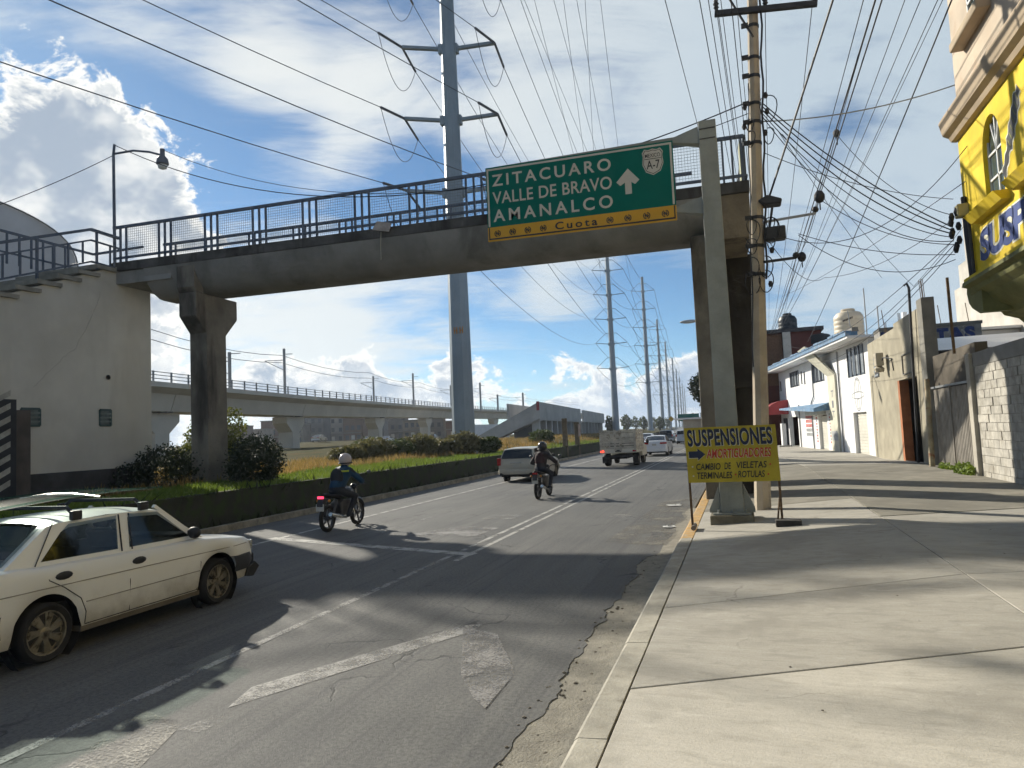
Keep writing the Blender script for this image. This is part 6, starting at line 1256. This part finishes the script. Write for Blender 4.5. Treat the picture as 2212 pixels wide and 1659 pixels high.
# ------------------------------------------------------------------ far houses beyond the viaduct
hc=[(.30,.24,.19),(.42,.38,.33),(.20,.10,.07),(.34,.30,.24),(.16,.17,.18),(.45,.42,.38),(.26,.16,.11),(.36,.36,.36),(.22,.20,.18),(.40,.33,.25),(.30,.28,.26),(.24,.14,.10)]
hl=['tan','cream','brick red','sand','charcoal','off white','brown','pale grey','umber','ochre','grey','rust']
for k in range(12):
    px=505+k*43; f_=205+12*(k%3); q=at(px,950,f_); wd=5.6+1.2*(k%3); h=(6.2,5.2,8.0,6.0,9.2,8.4,7.2,6.2,7.6,5.6,6.6,5.4)[k]; zb_=1.5
    t=thing('far_house','%s house in the far row beyond the viaduct'%hl[k],'house',(q.x,q.y,zb_),0,'far houses beyond the viaduct')
    ux_=Vector((.95,.31,0)); n_=Vector((-.31,.95,0)); c=Vector((q.x,q.y,0))
    fb=lambda u,z,w:tuple(c+ux_*u+n_*w+Vector((0,0,z)))
    hx=lambda nm,u0_,u1_,z0,z1,w0,w1,m_,par:MB().hexa([fb(u0_,z0,w0),fb(u1_,z0,w0),fb(u1_,z0,w1),fb(u0_,z0,w1)],[fb(u0_,z1,w0),fb(u1_,z1,w0),fb(u1_,z1,w1),fb(u0_,z1,w1)]).build(nm,m_,par)
    hx('wall',-wd/2,wd/2,zb_-1,zb_+h,0,8,mat('far wall %s'%hl[k],tuple(q*.6 for q in hc[k]),.9,.15,.5,0),t); hx('roof',-wd/2-.2,wd/2+.2,zb_+h+.01,zb_+h+.3,-.3,8,RC2,t)
    for fl in range(int(h//2.8)):
        for j in range(3): u=-wd/2+wd*(.2+.3*j); hx('window',u-.5,u+.5,zb_+.9+fl*2.8,zb_+2.2+fl*2.8,-.05,-.01,DG if j!=1 or fl else SHT,t)
    hx('balcony',-wd/2+.3,wd/2-.3,zb_+2.75,zb_+3.0,-.9,-.06,RC2,t)
wl=at(1020,938,150); tag(MB().hexa([at(990,952,150),at(1100,944,170),at(1100,944,171),at(990,952,151)],[at(990,918,150),at(1100,916,170),at(1100,916,171),at(990,918,151)]).build('white_wall',WHT),'long white wall behind the steel tower and ramp','wall')
# wooden posts, far signs, low wall, litter
WD=mat('weathered timber',(.17,.13,.08),.9,.25,4.,.4)
for k,(y,h,l) in enumerate(((53.2,3.05,'taller weathered wooden post standing in the median wall'),(57.4,2.75,'weathered wooden post with a pale notice, next to a sapling'))):
    t=thing('wooden_post',l,'post',(-12.9,y,0)); MB().box((-13.08,y-.16,0),(-12.72,y+.16,h)).build('shaft',WD,t,bev=.03)
    if k: MB().box((-12.72,y-.35,1.6),(-12.55,y-.2,2.6)).build('notice',mat('pale pink notice',(.48,.36,.31),.8,.2),t)
fs=at(1487,903,150); t=thing('far_direction_sign','small green direction sign far down the avenue','road sign',(fs.x,fs.y,0)); MB().box((fs.x-2.2,fs.y,fs.z-.6),(fs.x+2.2,fs.y+.1,fs.z+.9)).build('panel',SGN,t); MB().tube([(fs.x+2.6,fs.y,0),(fs.x+2.6,fs.y,fs.z+1)],.15,6).build('post',GAL,t)
ys=at(1450,905,120); t=thing('warning_sign','tiny yellow warning sign by the third steel tower','road sign',(ys.x,ys.y,0)); MB().prism([(-.5,0),(0,-.5),(.5,0),(0,.5)],lambda u,v,w:(ys.x+u,ys.y+w,ys.z+v),0,.05).build('panel',SY,t); MB().tube([(ys.x,ys.y+.1,0),(ys.x,ys.y+.1,ys.z)],.06,6).build('post',GAL,t)
pw=at(1512,930,62); t=thing('pale_roadside_shop','low pale shop behind the footbridge pier','building',(pw.x+1,pw.y,0)); MB().box((pw.x-1.4,pw.y,.1),(pw.x+2.6,pw.y+5,2.6)).build('wall',mat('pale shop wall',(.42,.38,.31),.9,.1),t); MB().box((pw.x-2.2,pw.y-.4,2.62),(pw.x+2.7,pw.y+5,2.75)).build('roof',WHT,t)
for k,(x,y,r_,l) in enumerate(((-1.75,18.9,.22,'crumpled white paper by the kerb, farther piece'),(-1.55,14.9,.14,'crumpled white paper by the kerb, nearer piece'))):
    g_=random.Random(k); P=[[(x+r_*c*math.cos(a)*g_.uniform(.7,1.2),y+r_*c*math.sin(a)*g_.uniform(.7,1.2),.012+g_.uniform(0,.05)*(1-c*.5)) for a in np.linspace(0,5.6,8)] for c in (.2,.6,1.)]; tag(MB().grid(P,close=True).build('litter_paper',mat('litter white',(.6,.6,.58),.7,.05)),l,'litter')
g_=random.Random(5); pb=MB()
for k in range(260):
    y=g_.uniform(2,17); x=g_.uniform(-1.65,-1.14); r_=g_.uniform(.006,.022); pb.ball((x,y,-.005+r_*.3),r_,6,sq=(1,1,.6))
tag(pb.build('gutter_gravel',mat('gravel',(.16,.14,.11),.95,.3,20.)),'loose gravel along the kerb gutter','gravel',kind='stuff')
for k in range(7):
    x,y=g_.uniform(0,3.5),g_.uniform(4,12); tag(MB().ball((x,y,zs(x,y)+.004),.008,6,sq=(1.3,1,.5)).build('pebble',MATS['gravel']),'tiny stray pebble on the pavement slabs','pebble','stray pebbles on the pavement')
# ------------------------------------------------------------------ air
hzb=MB().box((-900,-80,-1.4),(260,1150,60)); hm=bpy.data.materials.new('air'); hm.use_nodes=True; T=NT(hm.node_tree); T.n.remove(T.n['Principled BSDF'])
pv=T.n.new('ShaderNodeVolumePrincipled'); pv.inputs['Color'].default_value=(.80,.88,1.,1); pv.inputs['Density'].default_value=.00032; pv.inputs['Anisotropy'].default_value=.3
T.l.new(pv.outputs[0],T.n['Material Output'].inputs['Volume']); stuff(hzb.build('haze',hm))
